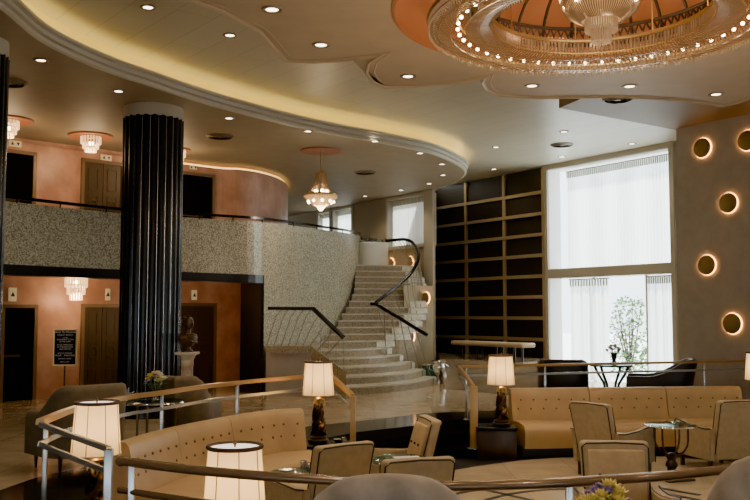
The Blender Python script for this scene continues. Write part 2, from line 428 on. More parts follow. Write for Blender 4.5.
# ------------------------------------------------------------------ window wall and shelf wall
wu0, _ = U(549, 250, PW); wu1, _ = U(671, 220, PW); wuE, _ = U(690, 220, PW)
vT0, vT1 = 2.62, 2.86      # transom
vTop = U(548, 169.5, PW)[1]
REC = .45
def wbox(bd, P, u0, u1, v0, v1, d0, d1):
    c8 = [uvw(P, u, v, d) for u in (u0, u1) for v in (v0, v1) for d in (d0, d1)]
    t = bmesh.new(); vv = [t.verts.new(p) for p in c8]
    for f in ((0, 1, 3, 2), (4, 6, 7, 5), (0, 4, 5, 1), (2, 3, 7, 6), (0, 2, 6, 4), (1, 5, 7, 3)): t.faces.new([vv[i] for i in f])
    t.verts.index_update(); bd.merge(t)
b = B(); wbox(b, PW, uL-3, wu0-.16, 0, ZB+.1, .02, .6); wbox(b, PW, wu0-.16, wuE+4, vTop+.02, ZB+.1, .02, .6); wbox(b, PW, wu1+.1, wuE+4, 0, vTop+.02, .02, .6)
struct(b.build('wall_right', 'taupe', smooth=False))
b = B()
wbox(b, PW, wu0-.16, wu0, 0, vTop+.02, -.05, REC); wbox(b, PW, wu1, wu1+.12, 0, vTop+.02, -.05, REC)
wbox(b, PW, wu0-.16, wu1+.12, vT0, vT1, -.06, REC); wbox(b, PW, wu0-.16, wu1+.12, vTop-.02, vTop+.14, -.05, REC)
win = struct(b.build('window_1', 'frame', smooth=False))
b = B(); wbox(b, PW, wu0, wu0+.01, 0, vT0, 0, REC); wbox(b, PW, wu0, wu0+.012, vT1, vTop-.02, .0, REC); wbox(b, PW, wu0, wu1, vT1, vT1+.012, 0, REC); wbox(b, PW, wu0, wu1, vTop-.035, vTop-.02, 0, REC)
b.build('reveal', 'reveal', win, smooth=False)
b = B(); wbox(b, PW, wu0, wu1, 0, vT0, REC-.03, REC-.02); wbox(b, PW, wu0, wu1, vT1, vTop, REC-.03, REC-.02); b.build('pane', 'glass', win, smooth=False)
b = B(); um = wu0+(wu1-wu0)*.30; um2 = wu0+(wu1-wu0)*.73
for u in (um, um2): wbox(b, PW, u-.03, u+.03, 0, vT0, REC-.06, REC-.01)
b.build('mullion', 'frame', win, smooth=False)
# curtains: pleated sheets
def curtain(name, label, P, u0, u1, v0, v1, d, amp, waves, m, group=None, narrow=None, rod=False):
    loc = uvw(P, (u0+u1)/2, v0, d); bb = B(loc); N = int(waves*8); rows = 6; g = []
    for j in range(rows+1):
        v = v0+(v1-v0)*j/rows; row = []
        for i in range(N+1):
            s = i/N; u = u0+(u1-u0)*s; ph = s*waves*2*PI
            dd = d+amp*math.sin(ph+.6*math.sin(s*9+j*.25))*(.65+.35*math.sin(s*23+1))*(1 if j < rows else .5)
            if narrow: u = u+narrow*math.sin(PI*j/rows)*(s-.5)
            row.append(bb.bm.verts.new(uvw(P, u, v, dd)-bb.o))
        g.append(row)
    for j in range(rows):
        for i in range(N): bb.bm.faces.new([g[j][i], g[j][i+1], g[j+1][i+1], g[j+1][i]])
    t = thing(name, label, 'curtain', loc, 0, group)
    bb.build('fabric', m, t)
    hb = B(loc)      # gathered heading
    for i in range(int(waves*1.6)):
        u = u0+(u1-u0)*(i+.5)/int(waves*1.6)
        wbox(hb, P, u-.018, u+.018, v1-.16, v1+.0, d-.03, d-.012)
    hb.build('heading_pleats', 'frame', t, smooth=False)
    rb = B(loc); rb.tube([uvw(P, u0-.03, v1+.02, d), uvw(P, u1+.03, v1+.02, d)], .018, 6); rb.build('curtain_rod', 'frame', t)
    return t
uc, _ = U(560.5, 220, PW)
curtain('sheer_curtain', 'wide white sheer curtain glowing across the tall upper window', PW, uc, wu1-.04, vT1+.03, vTop-.12, .26, .045, 34, 'curtain')
ua, _ = U(564, 330, PW); ub, _ = U(603, 330, PW); ucc, _ = U(641, 330, PW)
curtain('sheer_curtain', 'white sheer curtain drawn back in the lower window beside the dark panelled wall', PW, ua, ub, .02, vT0-.06, .24, .06, 9, 'curtain2')
curtain('sheer_curtain', 'white sheer curtain drawn back in the lower window beside the sconce wall', PW, ucc, wu1-.03, .02, vT0-.06, .24, .06, 9, 'curtain2')

# dark panelled shelf wall
root = thing('panelled_wall_unit', 'tall grid of dark recessed panels between pale bronze bars beside the window', 'shelving', uvw(PW, (uL+uR)/2, DZ, -.12))
vts = [U(545, y, PW)[1] for y in (192, 213.4, 234.2, 255, 275.9, 296.8, 318.2, 339.7)]
rowb = [ZB-.12]+vts+[DZ+.02]
cu = [uL, U(467.8, 300, PW)[0], U(506.3, 300, PW)[0], uR]
for i in range(3):
    for j in range(9):
        pb = B(root.location); wbox(pb, PW, cu[i]+.05, cu[i+1]-.05, rowb[j+1]+.05, rowb[j]-.06, -.02, .015); pb.build('panel', 'panel', root, smooth=False)
for v in vts:
    pb = B(root.location); wbox(pb, PW, uL, uR, v-.045, v+.045, -.09, .015); pb.build('shelf_bar', 'brassbar', root, smooth=False)
for u in cu:
    pb = B(root.location); wbox(pb, PW, u-.05, u+.05, DZ, ZB-.06, -.075, .015); pb.build('upright', 'brassbar', root, smooth=False)
pb = B(root.location); wbox(pb, PW, uL, uR, DZ, ZB-.02, .012, .019); pb.build('back_board', 'blkm', root, smooth=False)

# wall with the far windows behind the stair
uw0, _ = U(387.5, 220, PL); uw1, _ = U(427, 220, PL); uEnd, _ = U(434.2, 250, PL)
vb3 = U(407, 246.5, PL)[1]; vt3 = U(427, 192.5, PL)[1]
wins = [(uw0, uw1), (U(333, 220, PL)[0], U(352.5, 220, PL)[0]), (U(318, 220, PL)[0], U(330.5, 220, PL)[0])]
b = B(); edges = [uEnd]
for a, c2 in wins: wbox(b, PL, c2, edges[-1], vb3, vt3, 0, .03 if len(edges) == 1 else .3); edges.append(a)
wbox(b, PL, -14, edges[-1], vb3, vt3, 0, .3); wbox(b, PL, -14, uw1, -.0, vb3, 0, .3); wbox(b, PL, -14, uw1, vt3, ZA+.2, 0, .3); wbox(b, PL, uw1, uEnd, 0, vb3, 0, .03); wbox(b, PL, uw1, uEnd, vt3, ZA+.2, 0, .03)
struct(b.build('wall_back', 'olive', smooth=False))
b = B(); wbox(b, PL, U(425, 250, PL)[0], uEnd, 0, ZA+.4, -.05, .02); struct(b.build('trim_3', 'frame', smooth=False))
e0 = uvw(PL, uEnd, 0, .0); e1 = uvw(PW, uL-.03, 0, -.0); e2 = uvw(PW, uL-.5, 0, 0); e3 = uvw(PL, uEnd-.5, 0, .1)
b = B(); b.prism([(p.x, p.y) for p in (e0, e1, e2, e3)], 0, ZB); struct(b.build('wall_return', 'olive', smooth=False))
b = B(); wbox(b, PL, -14, uEnd, ZA, ZB, 0, .02); struct(b.build('wall_upper_back', 'olive', smooth=False))
labs = ['white sheer curtain over the far window above the stair landing', 'narrow white sheer curtain seen just right of the hanging crystal lantern', 'slim white sheer curtain partly hidden below the hanging crystal lantern']
for k, (a, c2) in enumerate(wins):
    b = B()
    for u in (a, c2): wbox(b, PL, u-.05, u+.05, vb3, vt3, -.03, .3)
    wbox(b, PL, a, c2, vb3-.06, vb3+.04, -.05, .3); wbox(b, PL, a, c2, vt3-.04, vt3+.04, -.03, .3)
    wn_ = struct(b.build('window_%d' % (k+2), 'frame', smooth=False))
    pb = B(); wbox(pb, PL, a, c2, vb3, vt3, .26, .27); pb.build('pane', 'glass', wn_, smooth=False)
    curtain('sheer_curtain', labs[k], PL, a+.06, c2-.06, vb3+.05, vt3-.06, .14, .03, max(5, int((c2-a)*9)), 'curtain')

# ------------------------------------------------------------------ sconce wall at the right
b = B(); wbox(b, PR, 0, 6.5, 0, ZB+.1, 0, .5); struct(b.build('wall_sconce', 'taupe', smooth=False))

# ------------------------------------------------------------------ ceilings
lineL = [uvw(PL, uEnd, 0, .3), uvw(PL, -13, 0, .3)]; lineW = [uvw(PW, 9, 0, .6), uvw(PW, uL-.5, 0, .6)]
b = B(); b.prism([(-14, -4), (16, -4), (16, 6)]+[(p.x, p.y) for p in lineW+lineL]+[(-14, 30)], ZB, ZB+.1)
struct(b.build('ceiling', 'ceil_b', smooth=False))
apx = [(-240, -140), (-110, -62), (-60, -27), (0, 8), (39, 40), (78, 60), (117, 75.5), (150, 86), (180, 96), (220, 108), (260, 118.5), (300, 128), (340, 136), (380, 143), (420, 151), (440, 157), (456, 164.5), (464, 170), (464.5, 175), (456, 182), (435, 189.2)]
AP = smooth_path([hz(x, y, ZA) for x, y in apx], 4)
tail = uvw(PL, uEnd, ZA, .2)
poly = [(p.x, p.y) for p in AP]+[(tail.x, tail.y), (lineL[1].x, lineL[1].y), (-14, 30), (-14, AP[0].y)]
b = B(); b.fill(poly, [], ZA); 
for f in b.bm.faces: pass
b.build_ = None
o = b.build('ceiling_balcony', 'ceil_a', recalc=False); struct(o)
# which side of the path is the room (right of travel = towards the camera)
prof = [(.0, -.004), (-.03, .012), (-.03, .055), (.0, .06), (.0, .075), (-.055, .09), (-.055, .14), (-.03, .15), (-.03, .16), (-.09, .175), (-.09, .215), (.02, .215), (.02, -.004)]
b = B(); b.sweep([(p.x, p.y, ZA) for p in AP], prof); struct(b.build('trim_4', 'trim', angle=25))
# cove: trough floor, wall and curved turn into the main ceiling
cv = [(.02, .10), (.26, .10), (.27, .26)]+[(.27-.16*(1-math.cos(t)), .29+.16*math.sin(t)) for t in [i*PI/12 for i in range(0, 7)]]
b = B(); b.sweep([(p.x, p.y, ZA) for p in AP], cv, closed_prof=False, cap=False); struct(b.build('wall_cove', 'covew', angle=60))
b = B(); b.sweep([(p.x, p.y, ZA) for p in AP[4:]], [(.10, .11), (.15, .11), (.15, .13), (.10, .13)])
tag(b.build('cove_light_strip', 'covel'), 'long warm light strip hidden in the cove behind the curved ceiling edge', 'light')

# scalloped ceiling with a round dome opening
CH = Vector(W(2.22, 9.64)); DOMER = 2.03
cpx = [(60, -60), (150, -22), (196, 0), (228, 12), (260, 30), (274, 45), (287, 60), (313, 61.5), (340, 60), (365, 57), (382, 54.5), (371, 62), (368, 72), (374, 81), (385, 86.5), (412, 86), (440, 83.5), (464, 81), (487, 76.5), (484, 83), (488, 89.5), (498, 95), (540, 97.5), (575, 97), (610, 96.3), (643, 97), (680, 99.5), (705, 103), (722, 105.5), (738, 102), (752, 96), (790, 86)]
CPp = [hz(x, y, ZC) for x, y in cpx]
outer = [(p.x, p.y) for p in CPp]+[W(8.2, 12), W(9, 9), W(9, 3), W(-2.5, 3), W(-2.6, 7)]
hole = [(CH.x+DOMER*math.cos(2*PI*i/72), CH.y+DOMER*math.sin(2*PI*i/72)) for i in range(72)]
b = B(); b.fill(outer, [hole], ZC)
n = len(outer)
o = b.build('ceiling_scalloped', 'ceil_c', recalc=False); struct(o)
b = B()
for i in range(n):
    p, q = outer[i], outer[(i+1) % n]
    b.face([(p[0], p[1], ZC), (q[0], q[1], ZC), (q[0], q[1], ZB-.02), (p[0], p[1], ZB-.02)])
struct(b.build('ceiling_scalloped_side', 'ceil_c', angle=30))
b = B(); pth = [(p.x, p.y, ZC) for p in CPp]
b.sweep(pth, [(-.0, -.008), (.03, -.02), (.045, -.008), (.045, .05), (-.0, .05)][::-1]); b.sweep(pth, [(-.085, -.003), (-.07, -.009), (-.055, -.003)])
struct(b.build('trim_5', 'ceil_c', angle=30))
b = B(); cr = [hz(x, y, ZC-.004) for x, y in [(382, 54.8), (368, 57.5), (354, 61.5), (361, 69), (371, 78.5), (385, 86.3), (374, 81), (368, 72), (371, 62)]]
b.prism([(p.x, p.y) for p in cr], ZC-.004, ZC+.05); struct(b.build('trim_8', 'brassbar', smooth=False))
# terracotta dome
b = B(); pr = [(DOMER+.03, ZC-.01), (DOMER, ZC-.02), (DOMER-.01, ZC+.05)]+[(DOMER*math.cos(t), ZC+.05+.82*math.sin(t)) for t in [PI/2*i/10 for i in range(0, 10)]]+[(.02, ZC+.87)]
b.lathe(pr, (CH.x, CH.y, 0), 72, cap=False); struct(b.build('ceiling_dome', 'terra', angle=60))

# dropped bulkhead by the sconce wall
h = ZB-.22
pp = [hz(559, 108, h), hz(610, 97, h), hz(700, 70, h)]
q1 = hz(681, 131, h)
b = B(); b.prism([(pp[0].x, pp[0].y), (pp[0].x+1.2, pp[0].y-3.5), (9.6, 8), (9.6, 14*K), (q1.x+.35, q1.y-.2), (q1.x, q1.y)], h, ZB); struct(b.build('ceiling_bulkhead', 'bulkhead', smooth=False))

# ------------------------------------------------------------------ room shell outside the frame
b = B(); b.box((-11.2, -4, 0), (-11, 40, ZB)); struct(b.build('wall_left', 'taupe', smooth=False))
b = B(); b.box((13.8, -4, 0), (14, 14, ZB)); struct(b.build('wall_right_front', 'taupe', smooth=False))
b = B(); b.box((-11, -4.2, 0), (14, -4, 1.0)); b.box((-11, -4.2, 1.9), (14, -4, ZB)); struct(b.build('wall_front', 'taupe', smooth=False))  # gap along this unseen wall is sized to let sky light fill the room

# ------------------------------------------------------------------ mezzanine
mpx = [(-60, 194, 15.0), (5, 201, 16.2), (60, 207, 17.2), (118, 213, 18.2), (180, 217, 19.2), (225, 219.6, 20.1), (262, 222, 21), (300, 226.5, 23.5), (325, 230, 25.1), (340, 232, 26.1), (350, 233.6, 27.0), (357, 235, 28.2), (360, 236, 29.4)]
MP = [hy(x, y, Y) for x, y, Y in mpx]; MPs = smooth_path(MP, 5)
isp = 6*5                                    # index of the opening's right edge (x = 262)
HB = 2.50
b = B()
for i in range(len(MPs)-1):
    p, q = MPs[i], MPs[i+1]; lo = HB if i < isp else 0
    b.face([(p.x, p.y, lo), (q.x, q.y, lo), q, p])
struct(b.build('wall_mezzanine', 'mosaic', angle=60))
b = B(); b.sweep([(p.x, p.y, HB) for p in MPs[:isp+1]], [(-.04, -.17), (-.04, .0), (.35, 0), (.35, -.17)])
jl, jr = hy(243, 300, 22.1), hy(264, 300, 21.0)
b.prism([(jr.x, jr.y), (jr.x-.06, jr.y-.04), (jl.x-.05, jl.y), (jl.x, jl.y+.25)], 0, HB); struct(b.build('trim_6', 'blkm', smooth=False))
# back wall line of the elevators
PB = Vector((-7.2, 19.55*K, 0)); DB = (Vector(W(-3.7, 23.3))-Vector(W(-7.2, 19.55))).normalized(); NB = Vector((DB.y, -DB.x))   # NB towards camera
def on_b(x, y): q = hl(x, y, (PB.x, PB.y), DB); return (Vector((q.x, q.y))-Vector((PB.x, PB.y))).dot(DB), q.z
def pb_(u, v, d=0): return Vector((PB.x+DB.x*u+NB.x*d, PB.y+DB.y*u+NB.y*d, v))
drum = smooth_path([pb_(-4, 0), pb_(-2, 0), pb_(0, 0), pb_(1.5, 0), pb_(3, 0), pb_(on_b(215, 200)[0], 0), hy(240, 250, 23.5), hy(262, 250, 24.1), hy(279, 250, 25.1), hy(286, 250, 26.2), hy(287.5, 250, 27.5), hy(283, 250, 29.3)], 6)
b = B()
for i in range(len(drum)-1):
    p, q = drum[i], drum[i+1]; b.face([(p.x, p.y, ZM-.1), (q.x, q.y, ZM-.1), (q.x, q.y, ZA-.10), (p.x, p.y, ZA-.10)])
struct(b.build('wall_elevators_upper', 'pink', angle=60))
b = B(); b.sweep([(p.x, p.y, ZA) for p in drum], [(.10, 0), (.10, -.11), (0, -.11), (0, -.10), (.08, -.10), (.08, 0)]); struct(b.build('trim_7', 'pink'))
b = B(); b.sweep([(p.x, p.y, ZA-.09) for p in drum[24:]], [(.03, 0), (.06, 0), (.06, .03), (.03, .03)]); tag(b.build('cove_light_strip', 'coveb'), 'warm light strip tucked over the top of the curved rose upper wall', 'light')
b = B(); e = on_b(240, 300)[0]
p, q = pb_(-4, 0), pb_(e, 0); b.face([p, q, q+Vector((0, 0, 2.6)), p+Vector((0, 0, 2.6))])
r = Vector((jl.x, jl.y+.2, 0)); b.face([q, r, r+Vector((0, 0, 2.6)), q+Vector((0, 0, 2.6))])
struct(b.build('wall_elevators_lower', 'pink', smooth=False))
# mezzanine slab (soffit of the elevator lobby, floor above)
slab = [(p.x, p.y) for p in offset_path(MPs, .03)]
poly = slab+[(.2, 29.9*K), (uvw(PL, uEnd-1.0, 0, .0).x, uvw(PL, uEnd-1.0, 0, 0).y), (lineL[1].x, lineL[1].y), (-14, 30), (-14, 13*K)]
b = B(); b.fill(poly, [], HB+.02); b.fill(poly, [], ZM); struct(b.build('floor_mezzanine', 'pale', recalc=False, smooth=False))
# landing front edge
# black handrail along the balcony
b = B(MPs[20]); b.sweep([(p.x, p.y, p.z+.05) for p in MPs], [(-.02, 0), (-.02, .05), (.05, .05), (.05, 0)])
hr = tag(b.build('balcony_handrail', 'blk'), 'thin black handrail capping the curved mosaic balcony', 'handrail')
for i in range(2, len(MPs), 4):
    b = B(MPs[20]); b.tube([MPs[i]-Vector((0, 0, .02)), MPs[i]+Vector((0, .02, .06))], .012, 6); b.build('bracket', 'blk', hr)

# ------------------------------------------------------------------ doors, indicator plates
def door(name, px0, px1, py_top, v0, leaf, open_=False, vtop=None):
    u0, _ = on_b(px0, py_top); u1, _ = on_b(px1, py_top); vt = on_b((px0+px1)/2, py_top)[1]
    bb = B()
    def bx(bd, a, c2, v, w_, d0, d1):
        t = bmesh.new(); vv = [t.verts.new(pb_(u, z, d)) for u in (a, c2) for z in (v, w_) for d in (d0, d1)]
        for f in ((0, 1, 3, 2), (4, 6, 7, 5), (0, 4, 5, 1), (2, 3, 7, 6), (0, 2, 6, 4), (1, 5, 7, 3)): t.faces.new([vv[i] for i in f])
        t.verts.index_update(); bd.merge(t)
    fw = .07
    bx(bb, u0, u0+fw, v0, vt, -.05, .05); bx(bb, u1-fw, u1, v0, vt, -.05, .05); bx(bb, u0, u1, vt-fw, vt, -.05, .05)
    d = struct(bb.build(name, 'doorf', smooth=False))
    um = (u0+u1)/2
    if open_:
        lb = B(); bx(lb, u0+fw, u1-fw, v0, vt-fw, .002, .008); lb.build('interior_shade_sheet', 'cab', d, smooth=False)  # thin black sheet painted for the shade inside the open doorway
        lb = B(); bx(lb, u0+fw, u1-fw-.25, v0+.85, v0+.9, .01, .02)
        lb.build('handrail', 'door', d, smooth=False)
    else:
        for a, c2 in ((u0+fw, um-.008), (um+.008, u1-fw)):
            lb = B(); bx(lb, a, c2, v0, vt-fw, .0, .02)
            hh = vt-fw-v0; m = .09
            for k0, k1 in ((.06, .30), (.36, .62), (.68, .94)):
                bx(lb, a+m, c2-m, v0+hh*k0, v0+hh*k1, .0, .012); 
                for (aa, bb2, cc, dd) in ((a+m, c2-m, v0+hh*k0, v0+hh*k0+.025), (a+m, c2-m, v0+hh*k1-.025, v0+hh*k1), (a+m, a+m+.025, v0+hh*k0, v0+hh*k1), (c2-m-.025, c2-m, v0+hh*k0, v0+hh*k1)):
                    bx(lb, aa, bb2, cc, dd, .018, .034)
            lb.build('door_leaf', 'door', d, smooth=False)
            if leaf:
                lb = B(); cc = pb_((a+c2)/2, v0+hh*.49, .03); lb.tube([cc+Vector((DB.x*.09*math.cos(t), DB.y*.09*math.cos(t), .12*math.sin(t))) for t in [2*PI*i/20 for i in range(20)]], .014, 6, True); lb.build('medallion', 'door', d)
    return d
door('door_1', 1, 37.5, 304.5, 0, False, True); door('door_2', 81, 122, 304, 0, True); door('door_3', 170, 216, 303, 0, True)
door('door_4', 0, 36.5, 150.5, ZM, False, True); door('door_5', 81, 124, 160.5, ZM, True); door('door_6', 165, 214.5, 172, ZM, False, True)
def plate(px, py, wpx, hpx, label, two):
    u, v = on_b(px, py); s = .0225; loc = pb_(u, v, .03)
    t = thing('elevator_indicator', label, 'sign', loc, math.atan2(DB.y, DB.x), 'elevator indicator plates')
    bb = B(); bb.rbox((0, 0, 0), (wpx*s, .03, hpx*s), .008); bb.build('plate', 'plate', t)
    for dx, up in ((-.055, 1), (.055, -1)) if two else ((0, 1),):
        ab = B(); k = .04 if two else .055
        ab.face([(dx-k*.8, -.018, -k*up*.7), (dx+k*.8, -.018, -k*up*.7), (dx, -.018, k*up)]); ab.build('arrow', 'arrow', t, smooth=False)
plate(12, 294.5, 7, 12, 'cream call plate with an up arrow above the open dark elevator on the lower floor', False)
plate(107, 294.5, 5, 11, 'cream call plate above the closed lower elevator doors left of the big column', False)
plate(193.5, 295, 6, 10, 'cream call plate with an up arrow above the elevator doors behind the bust', False)
plate(14.5, 144, 11, 5.5, 'cream two-arrow plate above the dark upper doorway at the far left', True)
plate(105.5, 158, 11, 5.5, 'cream two-arrow plate above the panelled upper doors left of the big column', True)
plate(192.5, 167.5, 8, 4, 'cream two-arrow plate above the dark upper doorway right of the big column', True)

# outside
b = B(); b.fill([(-14, 24), (40, 10), (60, 80), (-20, 80)], [], -.06); struct(b.build('ground_outside', 'paving'))
# ================================================================== columns
def column(px, Y, r, label, capy):
    loc = hy(px, 300, Y); loc.z = 0
    t = thing('fluted_column', label, 'column', loc)
    N = 22; prof = []
    for i in range(N):
        for k in range(6):
            a = 2*PI*(i+k/6)/N; rr = r*(.925+.085*abs(math.sin(PI*k/6))**.7); prof.append((rr*math.cos(a), rr*math.sin(a)))
    top = capy
    bb = B(); bb.prism(prof, .18, top-.02); bb.build('shaft', 'blk', t, angle=50)
    bb = B()
    for i in range(N):
        a = 2*PI*i/N; bb.tube([(r*.935*math.cos(a), r*.935*math.sin(a), .18), (r*.935*math.cos(a), r*.935*math.sin(a), top-.05)], .007, 5)
    bb.build('metal_fillets', 'steel', t)
    bb = B(); bb.lathe([(r*1.0, top-.03), (r*.99, top-.02), (r*.99, ZA-.02), (r*.97, ZA+.02)], n=48); bb.build('capital', 'trim', t)
    bb = B(); bb.lathe([(r*1.06, 0), (r*1.06, .16), (r*1.02, .2)], n=48); bb.build('base', 'blk', t)
    return t
column(150.3, 16.9, .505, 'large black fluted column standing before the mosaic balcony', 5.02)
c2 = column(-31.5, 12.6, .39, 'black fluted column cut off by the left edge of the photo', 5.02)

# ================================================================== staircase
NS = 18; RIS = 3.06/NS
SL = [(322, 20.6), (322, 21.6), (322, 22.5), (322, 23.3), (322, 24.2), (318, 25.3), (327, 25.9), (335, 26.4), (341, 26.8), (345, 27.1), (349, 27.4), (352, 27.7), (355, 28.0), (357, 28.3), (358, 28.6), (358, 28.9), (358, 29.2), (358, 29.5)]
SR = [(435, 25.4), (424, 25.8), (413, 26.1), (401.6, 26.4), (390.4, 26.6), (390, 26.8), (399.5, 27.0), (407, 27.2), (414, 27.4), (419, 27.65), (423, 27.9), (425, 28.15), (426, 28.45), (426, 28.75), (425, 29.05), (423, 29.35), (420, 29.65), (416.5, 29.95)]
def yk(Y): return 20.5+(Y-20.5)*.83 if Y > 20.5 else Y
SL = [(x-(3 if i > 5 else 0), Y) for i, (x, Y) in enumerate(SL)]
def plan(x, Y, raw=False):
    Y = Y if raw else yk(Y)
    return Vector(((x-375)/1000*Y, Y*K))
stair = thing('curved_staircase', 'curved mosaic staircase rising from the stone floor to the balcony landing', 'staircase', (.2, 24*K, 0))
step_r = []
BACK = [Vector((-1.0, 31.2*K)), Vector((1.6, 31.2*K))]
for k in range(NS):
    l, r = plan(*SL[k]), plan(*SR[k]); h = RIS*(k+1)
    bow = [.55, .55, .5, .4, .3][k] if k < 5 else .0
    front = []
    for i in range(13):
        s = i/12; p = l.lerp(r, s); nrm = Vector((r.y-l.y, l.x-r.x)).normalized(); front.append(p+nrm*bow*math.sin(PI*s))
    if k < NS-1: l2, r2 = plan(*SL[k+1]), plan(*SR[k+1])
    else: l2, r2 = plan(359, 31.2), plan(412, 30.6)
    # step body goes back past the next riser
    lb, rb = l2+(l2-l)*.6, r2+(r2-r)*.3
    if k in (4, 5): rb = r2+Vector((0, .15))
    back = [rb, lb]
    if k < 5:   # body of the flared steps fills up to the steep flight
        back = [rb, r2.lerp(l2, .5)+Vector((0, .2)), lb]
    poly = [tuple(p) for p in front]+[tuple(p) for p in back]
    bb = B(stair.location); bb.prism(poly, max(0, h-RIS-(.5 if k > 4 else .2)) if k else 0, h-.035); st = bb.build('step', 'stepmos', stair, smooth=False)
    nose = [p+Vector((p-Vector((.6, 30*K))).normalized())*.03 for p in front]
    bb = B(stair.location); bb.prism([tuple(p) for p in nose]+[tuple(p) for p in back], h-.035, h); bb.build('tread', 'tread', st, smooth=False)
    dv = (front[-1]-front[-2]).normalized()
    e0 = front[-1]; e1 = e0+(rb-e0)*.98
    wI = .42 if k > 4 else .30
    a = front[-1]-dv*wI
    nn = Vector((dv.y, -dv.x))
    bb = B(stair.location); bb.prism([tuple(a+nn*.03), tuple(e0+nn*.03+dv*.04), tuple(rb+dv*.05), tuple(rb-dv*.1)], max(.0, h-RIS-.0) if k else .002, h-.035); bb.build('daylit_end_block', 'stepend_daylit', st, smooth=False)  # pale block added to show daylight on the step end
    step_r.append((e0, h))
# landing slab front
# right handrail with cusp
hrp = [(385.6, 240.8, 30.3), (396, 239.8, 30.4), (405, 239.4, 30.4), (411, 241.5, 30.3), (414.8, 245.5, 30.0), (418, 251, 29.5), (418.6, 257, 29.0), (415.6, 266, 28.5), (408.8, 275.6, 28.0), (396, 287, 27.4), (385, 295.5, 26.9), (376, 302.5, 26.4)]
hrp2 = [(371, 304, 26.3), (376, 303.8, 26.2), (384, 309, 26.1), (400, 318.5, 25.8), (415, 328, 25.5), (427, 335, 25.2)]
R1 = smooth_path([hy(x, y, yk(Y)) for x, y, Y in hrp], 5); R2 = [hy(x, y, yk(Y)) for x, y, Y in hrp2]
bal = thing('stair_balustrade', 'black handrail sweeping up the open side of the stair with thin metal rods', 'railing', (R2[-1].x, R2[-1].y, 0))
bb = B(bal.location); bb.tube(R1, .045, 8); bb.build('handrail', 'blk', bal)
bb = B(bal.location); bb.tube(R2, .045, 8); bb.build('handrail', 'blk', bal)
def near_rail(px, RR): return min(RR, key=lambda p: abs(375+1000*K*p.x/p.y-px))
for k in range(5, NS):
    e0, h = step_r[k]; a = Vector((e0.x-.06, e0.y+.1, h))
    i = int((1-(k-5)/12.5)*(len(R1)-1)); tp = R1[max(0, min(len(R1)-1, i))]
    for off in (0, 2):
        q = R1[max(0, min(len(R1)-1, i+off))]
        b2 = B(bal.location); b2.tube([a+Vector((0, .05*off, 0)), q], .009, 5); b2.build('baluster', 'baluster', bal)
for k, j in ((0, 4), (1, 3), (2, 3), (3, 2), (4, 2)):
    e0, h = step_r[k]; q = R2[j]; qq = Vector((e0.x-.12, e0.y+.05, h)); 
    q = R2[j].lerp(R2[min(j+1, 5)], .5 if k in (1, 3) else 0)
    b2 = B(bal.location); b2.tube([qq, q], .012, 5); b2.build('baluster', 'baluster', bal)
for px in (394, 400, 407, 412):
    q = near_rail(px, R1[:25]); b2 = B(bal.location); b2.tube([q, Vector((q.x, q.y, ZM+.0))], .009, 5); b2.build('baluster', 'baluster', bal)

# left: side landing with balustrade
sl = [plan(266.5, 20.9, 1), plan(311, 20.9, 1), plan(322, 23.6, 1), plan(300, 22.9, 1), plan(270, 21.5, 1)]
hL = hy(290, 346, 20.9).z
sd = thing('stair_side_landing', 'low mosaic side landing left of the stair under slanted balusters', 'landing', (sl[0].x, sl[0].y, 0))
bb = B(sd.location); bb.prism([tuple(p) for p in sl], 0, hL-.14); bb.build('body', 'taupe', sd, smooth=False)
bb = B(sd.location); bb.prism([tuple(p+Vector((0, -.05))) for p in sl[:2]]+[tuple(p) for p in sl[2:]], hL-.14, hL); bb.build('slab', 'stepmos', sd, smooth=False)
str_ = [hy(311, 346, 20.85), hy(346, 372, 20.3), hy(352, 388, 20.2)]
bb = B(sd.location); a, c2, d = str_
b0 = Vector((a.x, a.y, 0)); bb.face([(a.x, a.y, 0), (c2.x, c2.y, 0), (c2.x, c2.y, c2.z), a]); 
bb.face([(a.x, a.y+.1, 0), (c2.x, c2.y+.1, 0), (c2.x, c2.y+.1, c2.z), a+Vector((0, .1, 0))]); bb.face([a, c2, c2+Vector((0, .1, 0)), a+Vector((0, .1, 0))])
bb.build('stringer', 'stepmos', sd, smooth=False)
r0, r1, r2, r3 = hy(268, 308.3, 20.9), hy(313, 308.6, 20.9), hy(343.5, 337.5, 20.4), hy(340, 334, 20.4)
lb = thing('stair_balustrade', 'short black handrail with slanted balusters on the low side landing', 'railing', (r0.x, r0.y, 0))
bb = B(lb.location); bb.tube([r0, r1], .035, 8); bb.build('handrail', 'blk', lb); bb = B(lb.location); bb.tube([r1, r2], .05, 8); bb.build('handrail', 'blk', lb)
for i in range(9):
    s = i/8; xt = 282+s*60; xb = 266.5+s*58
    tp = r0.lerp(r1, min(1, (xt-268)/45)) if xt < 313 else r1.lerp(r2, (xt-313)/30)
    zb = hL if xb < 311 else hL-(xb-311)/35*.55
    q = hy(xb, 346, 20.9); q = Vector((q.x, q.y, zb)); m1 = Vector((tp.x-.12, tp.y, tp.z-.16)); 
    b2 = B(lb.location); b2.tube([tp, m1, q], .010, 5); b2.build('baluster', 'baluster', lb)
    if i > 4:
        b2 = B(lb.location); b2.tube([tp+Vector((.03, 0, 0)), Vector((tp.x+.03, tp.y, max(.2, zb-.25)))], .008, 5); b2.build('baluster', 'baluster', lb)

